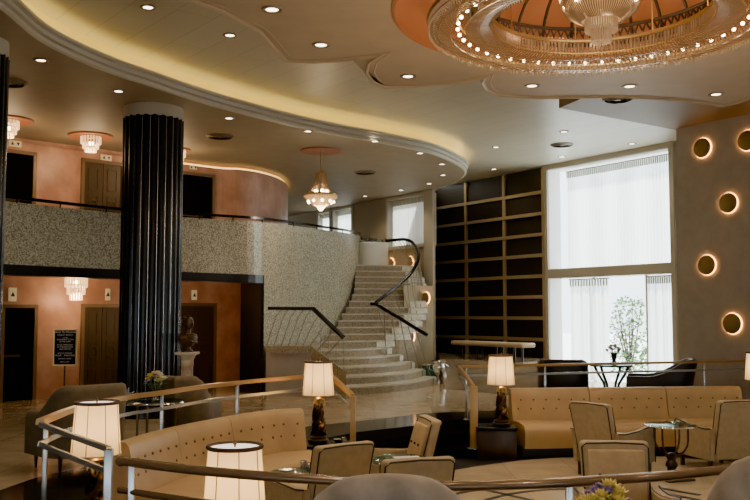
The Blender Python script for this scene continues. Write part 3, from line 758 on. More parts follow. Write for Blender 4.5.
# planter drum on the landing
pl = plan(373, 29.4, 1)
t = thing('round_planter', 'white drum planter of dark leaves on the stair landing', 'planter', (pl.x-.05, pl.y, ZM))
ph = hy(372, 243, 29.4).z-ZM
bb = B(); bb.lathe([(.46, 0), (.50, .02), (.50, ph-.02), (.47, ph), (.42, ph-.05)], n=32); bb.build('drum', 'reveal', t)
bb = B()
for i in range(160):
    a = random.uniform(0, 2*PI); r = random.uniform(0, .46); c = Vector((r*math.cos(a), r*math.sin(a), ph+random.uniform(-.03, .10)))
    d = Vector((random.uniform(-1, 1), random.uniform(-1, 1), random.uniform(-.2, 1))).normalized()*.09; n2 = d.orthogonal().normalized()*.03
    bb.face([c, c+d*.5+n2, c+d, c+d*.5-n2])
o = bb.build('leaves', 'darkleaf', t, smooth=False); o['kind'] = 'stuff'

# ================================================================== wall sconces
def sconce_at(p, n, label, r=.195, group=None):
    rz = math.atan2(n.x, -n.y); t = thing('wall_sconce', label, 'sconce', p, rz, group)
    # local -Y faces the room
    rx = Matrix.Rotation(PI/2, 4, 'X')
    def disc(prof, nm, m):
        bb = B(); bb.lathe(prof, n=32); 
        for v in bb.bm.verts: v.co = rx @ v.co
        bb.build(nm, m, t)
    disc([(.02, .028), (r*.93, .028), (r*.95, .033), (r*.9, .042), (r*.5, .055), (.02, .06)], 'disc', 'sconce')
    disc([(.05, 0), (.05, .028)], 'stem', 'bronze')
    bb = B(); bb.tube([(r*.93*math.cos(a), -.014, r*.93*math.sin(a)) for a in [2*PI*i/32 for i in range(32)]], .012, 6, True); bb.build('lamp_ring', 'halo', t)
    return t
NRn = Vector((-OUTN.x, -OUTN.y, 0))
for (x, y), l in zip([(703, 148), (729, 203), (707.5, 265), (733, 323.5), (748, 140.5), (757, 262)],
    ['round bronze wall sconce with orange glow, highest fully visible beside the ceiling edge', 'glowing round sconce second down on the right-hand wall', 'glowing round sconce third down, nearest the window transom', 'glowing round sconce lowest on the wall, above the sofa lamp', 'glowing round sconce cut by the right photo edge near the ceiling', 'round sconce just outside the right photo edge at mid height']):
    if x > 752: continue
    p = hl(x, y, (PR.x, PR.y), DIR); sconce_at(p, NRn, l, .205)
for x, y, l, dd in [(391.5, 263.5, 'small glowing half-hidden sconce on the landing wall beside the planter', -.02), (410.5, 262, 'small glowing sconce on the landing wall behind the handrail loop', -.02), (426.5, 298, 'small glowing sconce at the right of the upper steps', -.02), (411, 336, 'round glowing sconce low behind the stair handrail end', -.02)]:
    p = hl(x, y, (PL.x, PL.y), DIR)
    if y > 290: p = hy(x, y, 26.95 if y < 320 else 26.35)
    sconce_at(p, NRn, l, .19 if y > 320 else .17)
# side wall that carries the stair sconces
a, c2 = plan(404, 27.9), plan(433, 28.6)
b = B(); b.prism([tuple(a), tuple(c2), (c2.x+.05, c2.y+.15), (a.x, a.y+.2)], 0, 2.45); struct(b.build('wall_stair', 'olive', smooth=False))

# ================================================================== ceiling lights
dlt = None
def downlight(x, y, h, label, r=.10):
    global dlt
    p = hz(x, y, h)
    if dlt is None:
        dlt = thing('recessed_downlight', label, 'downlight', p)
        bb = B(); bb.lathe([(.062, -.004), (.065, -.012), (.098, -.014), (.104, -.006), (.104, .0)], n=24, cap=False); bb.build('trim_ring', 'dltrim', dlt)
        bb = B(); bb.lathe([(.0005, -.007), (.066, -.005)], n=20, cap=False); bb.build('lens', 'dl', dlt); t = dlt
    else: t = another(dlt, label, p)
    t['group'] = 'recessed downlights'
    s = lightobj('SPOT', p-Vector((0, 0, .05)), DLE[h], (1, .80, .56), .06, None, 'downlight_or_fill_beam', (math.radians(115), .8))
    return t
DLE = {ZC: 110, ZA: 50, ZB: 65}
for x, y, l in [(272, 9, 'downlight in the scalloped ceiling, first left of the great chandelier near the top edge'), (321, 44.5, 'downlight in the scalloped ceiling midway between two scallop points'), (408, 76, 'downlight in the scalloped ceiling just inside the middle scallop'), (532, 85.5, 'downlight in the scalloped ceiling directly below the chandelier fringe, left of centre'), (629.6, 86, 'downlight in the scalloped ceiling below the chandelier, beside the bulkhead'), (716, 94, 'downlight in the scalloped ceiling nearest the right photo edge')]:
    downlight(x, y, ZC, l)
for X_, Y_ in ((-1.6, 5.2), (.4, 4.2), (2.4, 3.6), (4.6, 4.6), (-.4, 7.6), (5.4, 10.2)):  # extra unseen spots without fixtures, added to brighten the foreground
    lightobj('SPOT', (X_, Y_*K, ZC-.05), 95, (1, .80, .56), .06, None, 'downlight_or_fill_beam', (math.radians(115), .8))
for x, y, l in [(41, 60, 'downlight in the balcony ceiling at the far left'), (118.5, 91, 'downlight in the balcony ceiling just left of the column capital'), (229, 118, 'downlight in the balcony ceiling right of the big column'), (308, 131, 'downlight in the balcony ceiling above the hanging lantern'), (375, 141, 'downlight in the balcony ceiling, right of the lantern near the moulding'), (420, 153, 'downlight in the balcony ceiling where the moulding starts to curve back'), (442, 164, 'front one of two close downlights at the curved ceiling tip'), (443, 175, 'rear one of two close downlights at the curved ceiling tip'), (429, 183.5, 'downlight in the balcony ceiling close to the panelled wall'), (401, 190, 'small downlight in the balcony ceiling above the landing window'), (365, 196, 'small downlight in the balcony ceiling left of the landing window')]:
    downlight(x, y, ZA, l)
for x, y, l in [(148, 7, 'downlight in the upper board ceiling at the top edge above the column'), (230, 35, 'downlight in the upper board ceiling between cove and scalloped edge'), (496, 147, 'downlight in the upper board ceiling, above the left of the panelled wall'), (494, 169, 'downlight in the upper board ceiling, hard against the panelled wall'), (564, 131.5, 'downlight in the upper board ceiling in front of the air vent'), (562, 156.5, 'downlight in the upper board ceiling behind the air vent'), (632, 143.5, 'downlight in the upper board ceiling above the tall window')]:
    downlight(x, y, ZB, l)
vt = None
for x, y, h, l in [(220, 136, ZA, 'round dark air vent in the balcony ceiling right of the column'), (365, 172, ZA, 'round dark air vent in the balcony ceiling right of the lantern'), (562, 144.5, ZB, 'round dark air vent in the upper board ceiling by the window'), (618, 98.5, ZB-.24, 'small dark vent on the bulkhead below the chandelier'), (9, 82, ZA, 'dark air vent in the balcony ceiling by the far left column')]:
    p = hz(x, y, h)
    if vt is None:
        vt = thing('air_vent', l, 'vent', p)
        for r in (.27, .19, .11):
            bb = B(); bb.lathe([(r-.05, -.035), (r-.02, -.02), (r, -.008), (r, .0), (r-.06, -.0)], n=32, cap=False); bb.build('louvre_ring', 'vent', vt)
        bb = B(); bb.lathe([(.001, -.03), (.05, -.03), (.05, 0)], n=20, cap=False); bb.build('centre_cone', 'vent', vt)
    else: another(vt, l, p)

# ================================================================== small flush chandeliers
def medallion(c, r, h, parent, loc=None):
    bb = B(parent.location); bb.lathe([(r*.2, h-.012), (r*.96, h-.03), (r, h-.01), (r, h)], (c.x, c.y, 0), 40, cap=False); return bb.build('medallion', 'medal', parent)
def tiers(parent, c, spec):
    for r, z0, z1 in spec:
        n = max(14, int(r*110)); bb = B(parent.location)
        for i in range(n):
            a = 2*PI*i/n; q = Vector((c.x+r*math.cos(a), c.y+r*math.sin(a), 0)); s = .018
            bb.rbox((0, 0, 0), (.022, .014, z1-z0), 0, 1, Matrix.Translation((q.x, q.y, (z0+z1)/2)) @ Matrix.Rotation(a+PI/2, 4, 'Z'))
        bb.build('crystal_tier', 'glow', parent, smooth=False)
        bb = B(parent.location); bb.tube([(c.x+r*math.cos(2*PI*i/32), c.y+r*math.sin(2*PI*i/32), z1) for i in range(32)], .012, 6, True); bb.build('band', 'gold', parent)
def flush(x, y, h, label, med=.30, scale=1.0, tall=1.0):
    p = hz(x, y, h); t = thing('flush_chandelier', label, 'chandelier', p)
    k = scale
    if med: medallion(p, med, h, t)
    v = k*tall; tiers(t, p, [(.19*k, h-.17*v, h-.02), (.15*k, h-.26*v, h-.14*v), (.105*k, h-.33*v, h-.23*v)])
    bb = B(p); bb.ball(p-Vector((0, 0, .16*k)), .05, 2); bb.build('bulb', 'bulb', t)
    lightobj('POINT', (p.x, p.y, h-.42*k), 34, (1, .70, .40), .22, None, 'chandelier_glow')
flush(91, 135.5, ZA, 'tiered crystal flush chandelier on a terracotta medallion, left of the big column', .44)
flush(8, 119.5, ZA, 'tiered crystal flush chandelier partly behind the far left column', .44)
flush(176.5, 149, ZA, 'crystal flush chandelier mostly hidden behind the big column', .30)
flush(76.5, 273.5, HB, 'tiered crystal chandelier under the balcony in the elevator lobby', 0, 1.12, 1.45)
q = hy(215, 285, 20.6); lightobj('POINT', (q.x, q.y, 1.6), 32, (1, .70, .40), .2, None, 'lobby_fill')  # added lamp with no fixture, brightens the right side of the lobby
# hanging lantern
top = hz(321, 150.5, ZA); t = thing('hanging_crystal_lantern', 'crystal pendant lantern hanging from a terracotta medallion beyond the balcony', 'chandelier', top)
medallion(top, .45, ZA, t)
L0 = hy(321, 173, top.y/K).z; L1 = hy(321, 195, top.y/K).z; L2 = hy(321, 210.5, top.y/K).z; k = top.y/1000/K
bb = B(top); bb.tube([top, (top.x, top.y, L0)], .010, 6); bb.build('stem', 'gold', t)
def prof_strands(name, profile, n, rad, m, mod=1):
    bb = B(top)
    for i in range(n):
        a = 2*PI*i/n; bb.tube([(top.x+r*math.cos(a), top.y+r*math.sin(a), z) for r, z in profile], rad, 4)
    o = bb.build(name, m, t); o['kind'] = 'stuff'
upp = [(4*k, L0), (5*k, L0-.03), (7*k, L0+(L1-L0)*.5), (10.5*k, L0+(L1-L0)*.8), (15.5*k, L1)]
prof_strands('bead_strands', upp, 44, .007, 'crystal')
bb = B(top); bb.lathe([(16*k, L1), (17*k, L1-.04), (14*k, L1-.10), (10*k, (L1+L2)/2-.0), (7*k, (L1+L2)/2-.07), (5.5*k, L2+.10), (3*k, L2+.05), (.01, L2)], (top.x, top.y, 0), 24, cap=False); bb.build('crystal_basket', 'amber2', t)
prof_strands('basket_strands', [(16.4*k, L1), (17.4*k, L1-.04), (14.4*k, L1-.10), (10.4*k, (L1+L2)/2), (7.4*k, (L1+L2)/2-.07), (5.8*k, L2+.10), (.02, L2-.01)], 40, .006, 'crystal2')
for i in range(9):
    a = 2*PI*i/9; bb = B(top); bb.ball((top.x+13*k*math.cos(a), top.y+13*k*math.sin(a), L1-.15), .028, 2); bb.build('bulb', 'bulb', t)
bb = B(top); bb.tube([(top.x+16.3*k*math.cos(2*PI*i/32), top.y+16.3*k*math.sin(2*PI*i/32), L1) for i in range(32)], .022, 6, True); bb.build('rim_band', 'gold', t)
bb = B(top); bb.tube([(top.x+4*k*math.cos(2*PI*i/24), top.y+4*k*math.sin(2*PI*i/24), L0) for i in range(24)], .014, 6, True); bb.build('top_band', 'gold', t)
for i in range(5):
    a = 2*PI*i/5; bb = B(top); bb.ball((top.x+6*k*math.cos(a), top.y+6*k*math.sin(a), L1+.08), .04, 2); bb.build('bulb', 'bulb', t)
lightobj('POINT', (top.x, top.y-.1, L2-.12), 30, (1, .76, .46), .12, None, 'lantern_glow')

# ================================================================== great ring chandelier
HR = CAMH+2.85
cc = Vector((CH.x, CH.y, HR)); g = thing('ring_chandelier', 'huge ring chandelier of crystal strands and candle bulbs below the terracotta dome', 'chandelier', cc)
def circ(r, z, n=96): return [(r*math.cos(2*PI*i/n), r*math.sin(2*PI*i/n), z) for i in range(n)]
RO, RB, RI = 1.69, 1.40, 1.07
for r, z, rad, nm in ((RO, .06, .022, 'outer_hoop'), (RI, .16, .022, 'inner_hoop'), (RB, .10, .016, 'bulb_hoop'), (RO, -.02, .010, 'lower_outer_hoop'), (RI, .02, .010, 'lower_inner_hoop')):
    bb = B(); bb.tube(circ(r, z), rad, 6, True); bb.build(nm, 'gold', g)
# bead strands: canopy over the bulbs and swags beneath
bb = B(); N = 200
for i in range(N):
    a = 2*PI*i/N; ca, sa = math.cos(a), math.sin(a)
    for prof in ([(RO, .06), (RO-.10, .16), (RB, .24), (RI+.14, .22), (RI, .16)], [(RO, -.01), (RO-.10, -.05), (RB+.08, -.055)], [(RB-.08, -.03), (RI+.12, -.02), (RI, .02)]):
        bb.tube([(r*ca, r*sa, z) for r, z in prof], .0065, 4)
for r, z in ((RO-.06, .12), (RO-.16, .20), (RB, .24), (RB-.12, .235), (RI+.12, .215), (RO-.1, -.05), (RB+.08, -.055), (RB-.08, -.03), (RI+.12, -.02)): bb.tube(circ(r, z), .007, 4, True)
o = bb.build('bead_strands', 'crystal', g); o['kind'] = 'stuff'
def fringe(r, z0, z1, n, rad, nm, m='crystal2'):
    bb = B()
    for i in range(n):
        a = 2*PI*(i+.5*random.random()*.3)/n; dz = random.uniform(-.012, .012)
        bb.tube([(r*math.cos(a), r*math.sin(a), z1), (r*math.cos(a), r*math.sin(a), z0+.03+dz), (r*math.cos(a), r*math.sin(a), z0+dz)], [rad, rad*1.2, .001], 4)
    o = bb.build(nm, m, g); o['kind'] = 'stuff'
fringe(RO, -.07, .06, 260, .009, 'outer_prism_fringe'); fringe(RO-.05, -.05, .10, 230, .008, 'outer_prism_fringe'); fringe(RI, -.02, .17, 190, .008, 'inner_prism_fringe', 'crystal'); fringe(RI+.03, .02, .2, 160, .009, 'inner_prism_fringe')
for i in range(48):
    a = 2*PI*i/48; bb = B(); p = (RB*math.cos(a), RB*math.sin(a)); bb.ball((p[0], p[1], 0), .019, 2); bb.build('bulb', 'bulb', g)
for i in range(8):
    a = 2*PI*i/8; bb = B(); bb.tube([(RI*math.cos(a), RI*math.sin(a), .16), (RI*.99*math.cos(a), RI*.99*math.sin(a), .7)], .008, 6); bb.build('suspension_rod', 'gold', g)
    lightobj('POINT', cc+Vector((RB*math.cos(a), RB*math.sin(a), -.75)), 13, (1, .72, .42), .12, None, 'chandelier_glow')
    if i % 2: lightobj('POINT', cc+Vector((RI*.7*math.cos(a), RI*.7*math.sin(a), .45)), 8, (1, .68, .38), .10, None, 'chandelier_glow')
# dome ribs and pierced ironwork belong to the dome
dome = thing('dome_ironwork', 'dark curved ribs and pierced iron band lining the terracotta dome', 'ironwork', (CH.x, CH.y, ZC))
for i in range(24):
    a = 2*PI*i/24; bb = B()
    bb.tube([(1.28*math.cos(t)*math.cos(a), 1.28*math.cos(t)*math.sin(a), .05+.74*math.sin(t)) for t in [PI/2*j/10 for j in range(0, 10)]], .018, 5); bb.build('rib', 'rib', dome)
DR = 1.28
for z, r in ((.02, DR), (.20, DR*.97)):
    bb = B(); bb.tube(circ(r, z), .02, 6, True); bb.build('hoop', 'rib', dome)
bb = B()
for i in range(96):
    a0, a1 = 2*PI*i/96, 2*PI*(i+1)/96
    for p, q in (((DR, .02), (DR*.97, .20)), ((DR*.97, .20), (DR, .02))):
        bb.tube([(p[0]*math.cos(a0), p[0]*math.sin(a0), p[1]), (q[0]*math.cos(a1), q[0]*math.sin(a1), q[1])], .012, 4)
bb.build('lattice_band', 'rib', dome)
# central basket
tc = Vector((hy(601, 20, 9.64).x, 9.64*K, HR)); ct = thing('basket_chandelier', 'round crystal basket chandelier hanging in the centre of the big ring', 'chandelier', tc)
s0 = 9.64/1000
def zz(y): return hy(601, y, 9.64).z-HR
bb = B(); bb.tube([(0, 0, .3), (0, 0, .95)], .02, 8); bb.build('stem', 'gold', ct)
bk = [(40*s0, zz(-8)), (41*s0, zz(-3)), (38*s0, zz(8)), (31*s0, zz(16)), (20*s0, zz(21.5))]
bb = B()
for i in range(90):
    a = 2*PI*i/90; bb.tube([(r*math.cos(a), r*math.sin(a), z) for r, z in bk], .007, 4)
o = bb.build('bead_strands', 'crystal', ct); o['kind'] = 'stuff'
bb = B(); bb.lathe([(r*.93, z+.015) for r, z in bk]+[(.01, zz(21))], n=40, cap=False); bb.build('lit_basket', 'amber', ct)
bb = B()
for i in range(80):
    a = 2*PI*i/80; bb.tube([(40*s0*math.cos(a), 40*s0*math.sin(a), zz(-8)), (16*s0*math.cos(a), 16*s0*math.sin(a), zz(-40)), (8*s0*math.cos(a), 8*s0*math.sin(a), zz(-60))], .006, 4)
o = bb.build('canopy_strands', 'crystal', ct); o['kind'] = 'stuff'
bb = B(); bb.tube(circ(41*s0, zz(-6), 48), .018, 6, True); bb.build('rim_band', 'gold', ct)
for r, y0, y1, n in ((16, 31, 18, 40), (9.5, 42, 28, 26)):
    bb = B()
    for i in range(n):
        a = 2*PI*i/n; bb.tube([(r*s0*math.cos(a), r*s0*math.sin(a), zz(y1)), (r*s0*math.cos(a), r*s0*math.sin(a), zz(y0)), (r*s0*math.cos(a), r*s0*math.sin(a), zz(y0)-.012)], [.009, .010, .001], 4)
    bb.build('crystal_tier', 'crystal2', ct)
for i in range(10):
    a = 2*PI*i/10; bb = B(); bb.ball((36.5*s0*math.cos(a), 36.5*s0*math.sin(a), zz(7)), .022, 2); bb.build('bulb', 'bulb', ct)
lightobj('POINT', tc+Vector((0, 0, -.6)), 16, (1, .74, .45), .12, None, 'chandelier_glow'); lightobj('POINT', tc+Vector((0, 0, .55)), 18, (1, .66, .38), .15, None, 'chandelier_glow')
# ================================================================== railings
def rail_sec(w_, h_): return [(-w_/2, -h_/2), (-w_/2+.008, h_/2), (w_/2-.008, h_/2), (w_/2, -h_/2)]
def railing(name, label, path, posts, m_top, wid, hgt, lower_dz=-.17, m_low='steel', postm='steel', floor=0.0, round_=False, parts=None):
    root = thing(name, label, 'railing', (path[0][0], path[0][1], 0)); P = [Vector(p) for p in path]
    bb = B(root.location)
    if round_: bb.sweep(P, [(wid/2*math.cos(t), hgt/2*math.sin(t)) for t in [2*PI*i/12 for i in range(12)]])
    else: bb.sweep(P, rail_sec(wid, hgt))
    bb.build('handrail', m_top, root)
    bb = B(root.location); bb.sweep([p+Vector((0, 0, lower_dz)) for p in P], rail_sec(.035, .035) if not round_ else [(.022*math.cos(t), .018*math.sin(t)) for t in [2*PI*i/10 for i in range(10)]]); bb.build('lower_rail', m_low, root)
    for q, zb in posts:
        q = Vector(q); bb = B(root.location); bb.rbox((q.x, q.y, (zb+q.z)/2), (.035, .035, q.z-zb-hgt*.3), .006); bb.build('post', postm, root)
        bb = B(root.location); bb.lathe([(.055, zb), (.055, zb+.012), (.02, zb+.02)], (q.x, q.y, 0), 16); bb.build('base_plate', postm, root)
    return root
HRL = .85
# far left run behind the curved sofa
lp = [hz(x, y, HRL) for x, y in [(40, 422), (77, 408), (125, 397.5), (160, 393), (200, 387), (240, 382.5), (270, 379.6), (302, 376.8), (330, 374.6)]]
le = [hy(336, 380, 13.45), hy(353, 396, 12.98)]
lpath = smooth_path([Vector((p.x, p.y, HRL)) for p in lp], 3)
rr = railing('lounge_railing', 'brass-topped two-bar railing curving behind the tufted caramel sofa', lpath+le,
    [(hz(162, 392.6, HRL), .006), (hz(237, 382.8, HRL), .006), (hz(46, 419, HRL), .006)], 'railwood', .075, .045)
q = le[-1]; bb = B(rr.location); bb.rbox((q.x, q.y, (q.z+ZL)/2), (.075, .05, q.z-ZL), .008); bb.build('end_post', 'railwood', rr)
# left entry return
a = lp[0]; e = hy(109, 449, 7.05); 
rt = railing('entry_railing', 'short grey metal railing sloping beside the nearest left lamp', [Vector((a.x+.03, a.y-.06, HRL-.01)), e], [], 'steel', .05, .035, -.155)
bb = B(rt.location); bb.rbox((e.x, e.y, (e.z-.42)/2), (.055, .05, e.z+.42), .006); bb.build('end_post', 'steel', rt)
# right run behind the straight sofa
rp = [hz(x, y, HRL) for x, y in [(459.5, 367), (470, 366.4), (500, 365.8), (545, 365), (600, 363.8), (660, 362.7), (715, 361.6), (744, 361)]]
re_ = hy(473.5, 386, 14.9)
rr2 = railing('lounge_railing', 'pale two-bar railing running behind the straight caramel sofa', [re_]+[Vector((p.x, p.y, HRL)) for p in rp],
    [(hz(545, 365, HRL), .006), (hz(704, 361.8, HRL), .006), (hz(466, 366.6, HRL), .006)], 'railwood', .06, .04, -.145)
bb = B(rr2.location); bb.rbox((re_.x, re_.y, (re_.z-.28)/2), (.12, .05, re_.z+.28), .01); bb.build('end_post', 'railwood', rr2)
bb = B(rr2.location); bb.lathe([(.11, -.28), (.11, -.268), (.05, -.26)], (re_.x, re_.y, 0), 20); bb.build('base_plate', 'steel', rr2)
# near run
npx = [(121, 461), (160, 466), (210, 471.5), (270, 476.5), (330, 480.5), (390, 484), (450, 486), (520, 484.5), (570, 482.3), (600, 480.3), (640, 478), (677, 475), (709, 471.5), (740, 467.5), (800, 455)]
npth = smooth_path([Vector(hz(x, y, HRL)) for x, y in npx], 3)
nr = railing('lounge_railing', 'thick brown bronze railing across the front of the lounge, nearest the viewer', npth,
    [(hz(132, 462.6, HRL), .006), (hz(569, 482.4, HRL), .006), (hz(350, 481.6, HRL), .006)], 'railbrown', .07, .052, -.165, 'railbrown', 'steel', round_=True)
bb = B(nr.location); bb.ball(npth[0], .033, 2); bb.build('end_cap', 'railbrown', nr)
bb = B(nr.location); bb.ball(npth[0]-Vector((0, 0, .165)), .021, 2); bb.build('end_cap', 'railbrown', nr)

# ================================================================== sofas
def sofa(name, label, back, seams, legs_in=True):
    """back: plan points of the outer back line, seat to the right of travel when walking from the first to the last point"""
    pts = smooth_path([Vector((p[0], p[1], ZL)) for p in back], 8); pts = resample(pts, 37); n = len(pts)
    root = thing(name, label, 'sofa', pts[n//2])
    pb = [(0, .14), (-.0, .90), (-.02, .945), (-.06, .96), (-.13, .95), (-.165, .91), (-.19, .80), (-.24, .56), (-.27, .46), (-.27, .14)]
    ps = [(-.22, .15), (-.22, .455), (-.30, .485), (-.60, .495), (-.86, .485), (-.93, .46), (-.965, .40), (-.955, .30), (-.93, .15)]
    cuts = [0]+[int(round(s*(n-1))) for s in seams]+[n-1]
    for a, c2 in zip(cuts, cuts[1:]):
        seg = pts[a:c2+1]
        # tiny gap at each seam
        seg = [seg[0].lerp(seg[1], .06)]+seg[1:-1]+[seg[-1].lerp(seg[-2], .06)]
        bb = B(root.location); bb.sweep(seg, pb); bk = bb.build('backrest_section', 'leather', root, angle=50)
        L = len(seg)-1
        for row, (d, z) in enumerate(((-.194, .79), (-.221, .655))):
            cnt = 6
            for i in range(cnt):
                s = (i+.5+(.0 if row else .25))/(cnt+.2); i0 = min(L-1, int(s*L)); p = seg[i0].lerp(seg[i0+1], s*L-i0)
                t = (seg[i0+1]-seg[i0]).normalized(); nn = Vector((-t.y, t.x, 0)); bt = B(root.location); bt.ball(p+nn*d+Vector((0, 0, z)), .017, 1); bt.build('button', 'buttonm', bk)
        bb = B(root.location); bb.sweep(seg, ps); bb.build('seat_section', 'leather', root, angle=50)
    bb = B(root.location); bb.sweep(pts, [(-.08, 0), (-.08, .145), (-.80, .145), (-.80, 0)]); bb.build('plinth', 'blkm', root)
    return root
def px_back(L, h=.54): return [hz(x, y, h) for x, y in L]
sb = px_back([(299, 407.5), (286, 408.2), (270, 409), (235, 413.8), (200, 420), (165, 427), (135, 434.5), (112, 441.5)])
sofa('curved_sofa', 'curved caramel leather sofa with button-tufted back along the left railing', [(p.x, p.y) for p in sb][::-1], (.30, .62))
e_ = px_back([(508, 387.6), (736, 385.6)]); sb2 = [e_[0].lerp(e_[1], i/4) for i in range(5)]
sofa('straight_sofa', 'long straight caramel leather sofa with button-tufted back along the far railing', [(p.x, p.y) for p in sb2], (.335, .665))

# ================================================================== armchairs of the lounge
def armchair(label, p, rz, tuft=False, m='tan', inner='tan2'):
    t = thing('armchair', label, 'armchair', (p[0], p[1], ZL), rz, 'tan lounge armchairs')
    def lean(z): return -.33-.20*max(0, (z-.30))/.7
    W_, H = .58, .97
    bb = B()
    def fb(c):
        z = c.z; k = 1+.10*(z-.5); return Vector((c.x*k, c.y-.20*max(0, z-.30)/.7, z+.012*math.cos(c.x*4)))
    bb.rbox((0, -.33, (.17+H)/2), (W_, .12, H-.17), .035, 3, None, fb); bk = bb.build('backrest', m, t)
    pp = B(); zt = H-.02
    def bp(x, z, back): c = fb(Vector((x, -.33+(-.054 if back else .054), z))); return c
    for back in (True, False):
        xs = W_/2-.010
        pp.tube([bp(-xs, .25, back), bp(-xs, zt-.03, back), bp(-xs+.04, zt, back), bp(0, zt+.004, back), bp(xs-.04, zt, back), bp(xs, zt-.03, back), bp(xs, .25, back)], .0075, 6)
    pp.build('piping', 'pipe', bk)
    ib = B(); ib.rbox((0, -.26, .70), (W_-.08, .05, .42), .02, 2, None, lambda c: Vector((c.x, c.y-.20*max(0, c.z-.30)/.7, c.z))); ib.build('inner_back', inner, bk)
    for z in ((.70,) if tuft else (.78,)):
        for x in (-.15, 0, .15):
            tb = B(); tb.ball((x, -.235-.20*(z-.30)/.7+.004, z), .017, 1); tb.build('button', 'pipe', bk)
    for s in (-1, 1):
        ab = B(); prof = [(-.40, .17), (-.44, .60), (-.30, .585), (0.0, .60), (.22, .635), (.34, .65), (.37, .62), (.36, .17)]
        tm = bmesh.new(); x0, x1 = s*(W_/2-.005), s*(W_/2+.085)
        l1 = [tm.verts.new((x0, y, z)) for y, z in prof]; l2 = [tm.verts.new((x1, y, z)) for y, z in prof]
        tm.faces.new(l1); tm.faces.new(l2[::-1])
        for i in range(len(prof)): tm.faces.new([l1[i], l2[i], l2[(i+1) % len(prof)], l1[(i+1) % len(prof)]])
        bmesh.ops.recalc_face_normals(tm, faces=tm.faces[:]); bmesh.ops.bevel(tm, geom=tm.edges[:], offset=.018, segments=2, affect='EDGES'); tm.verts.index_update()
        ab.merge(tm); a = ab.build('arm', m, t)
        pb2 = B(); pb2.tube([(x1, y, z) for y, z in prof[1:]], .008, 5); pb2.build('piping', 'pipe', a)
        for y in (-.33, .30):
            lb = B(); lb.rbox((s*(W_/2+.02), y, .09), (.05, .05, .18), .006, 1, None, lambda c: Vector((c.x, c.y, c.z))); lb.build('leg', 'wood', t)
    cb = B(); cb.rbox((0, .03, .27), (W_-.01, .64, .20), .02, 2); cb.build('seat_base', m, t)
    cb = B(); cb.rbox((0, .06, .43), (W_-.02, .64, .15), .05, 3); cb.build('seat_cushion', inner, t)
    return t
armchair('tan armchair seen from behind, between the straight sofa and the glass pedestal table', W(3.17, 13.4), facing(.77, .64))
armchair('tan armchair at the right, turned left towards the pedestal table and sofa', W(4.68, 13.95), facing(-.25, .97))
armchair('tan button-backed armchair facing the viewer, just behind the front railing', W(2.1, 8.55), facing(-.1, -1), True)
armchair('tan armchair back beside the small glass table, left of two behind the front railing', W(-.58, 9.42), facing(-.6, .8))
armchair('tan armchair back, right of two behind the front railing, partly hidden by the velvet chair', W(.19, 8.62), facing(-.3, .95))
armchair('tan armchair in side view facing left towards the curved sofa', W(.10, 11.05), facing(-.97, -.2), True)

# ================================================================== club chairs (tub shells)
def club(name, label, p, z0, rz, m, w_=.82, d_=.80, hb=.92, ha=.62, th=.13, legm='wood', rnd=.10, cat='armchair', flare=.10, arch=0):
    t = thing(name, label, cat, (p[0], p[1], z0), rz)
    base = [(-w_/2, d_/2), (-w_/2, .1), (-w_/2, -d_/2+.24), (-w_/2+.10, -d_/2+.06), (-w_/2+.26, -d_/2), (0, -d_/2-.02), (w_/2-.26, -d_/2), (w_/2-.10, -d_/2+.06), (w_/2, -d_/2+.24), (w_/2, .1), (w_/2, d_/2)]
    P = smooth_path([Vector((x, y, 0)) for x, y in base], 4); n = len(P)
    def height(q):
        s = min(1, max(0, (-q.y+.18)/(d_/2+.10))); s = s*s*(3-2*s); return ha+(hb-ha)*s
    bb = B(); rings = []
    sec = 10
    for i, q in enumerate(P):
        a = P[i]-P[i-1] if i else P[1]-P[0]; b2 = P[i+1]-P[i] if i < n-1 else P[-1]-P[-2]
        tt = (a.normalized()+b2.normalized()).normalized(); nn = Vector((tt.y, -tt.x, 0)) * -1
        h = height(q)-arch*(abs(q.x)/(w_/2))**2.6*(1 if q.y < 0 else 0); lean = flare*max(0, (h-.3))
        ring = []
        prof = [(0, .16), (0, .5*h), (.0, h-.07), (.02, h-.02), (.06, h), (th-.03, h-.01), (th, h-.06), (th, .5*h), (th, .16)]
        for o_, z in prof:
            back = Vector((0, -1, 0))*flare*max(0, z-.35)*(1 if q.y < 0 else .15)
            ring.append(bb.bm.verts.new(q+nn*o_+Vector((0, 0, z))+back))
        rings.append(ring)
    k = len(rings[0])
    for r1, r2 in zip(rings, rings[1:]):
        for j in range(k): bb.bm.faces.new([r1[j], r2[j], r2[(j+1) % k], r1[(j+1) % k]])
    bb.bm.faces.new(rings[0]); bb.bm.faces.new(rings[-1][::-1])
    bb.build('tub_shell', m, t, angle=55)
    cb = B(); cb.rbox((0, .03, .25), (w_-2*th+.02, d_-.16, .18), .02, 2); cb.build('seat_base', m, t)
    cb = B(); cb.rbox((0, .05, .41), (w_-2*th+.01, d_-.14, .15), .05, 3); cb.build('seat_cushion', m, t)
    for sx in (-1, 1):
        for sy in (-1, 1):
            lb = B(); lb.lathe([(.014, 0), (.026, .19)], (sx*(w_/2-.09), sy*(d_/2-.10), 0), 10); lb.build('leg', legm, t)
    return t
club('tub_armchair', 'olive grey tub armchair at the far left, turned away towards the elevators', W(-3.30, 11.3), .0, facing(-.72, .69), 'olivefab', .90, .76, .93, .63)
club('tub_armchair', 'olive grey high-backed armchair behind the railing, right of the flower table', W(-2.38, 12.9), .0, facing(.2, .98), 'olivefab', .62, .70, .93, .60, flare=.16)
club('velvet_armchair', 'brown velvet round-backed armchair in the foreground before the front railing', (.05, 3.84), .0, facing(0, 1), 'velvet', .74, .64, 1.07, .62, .16, flare=.06, arch=.13)
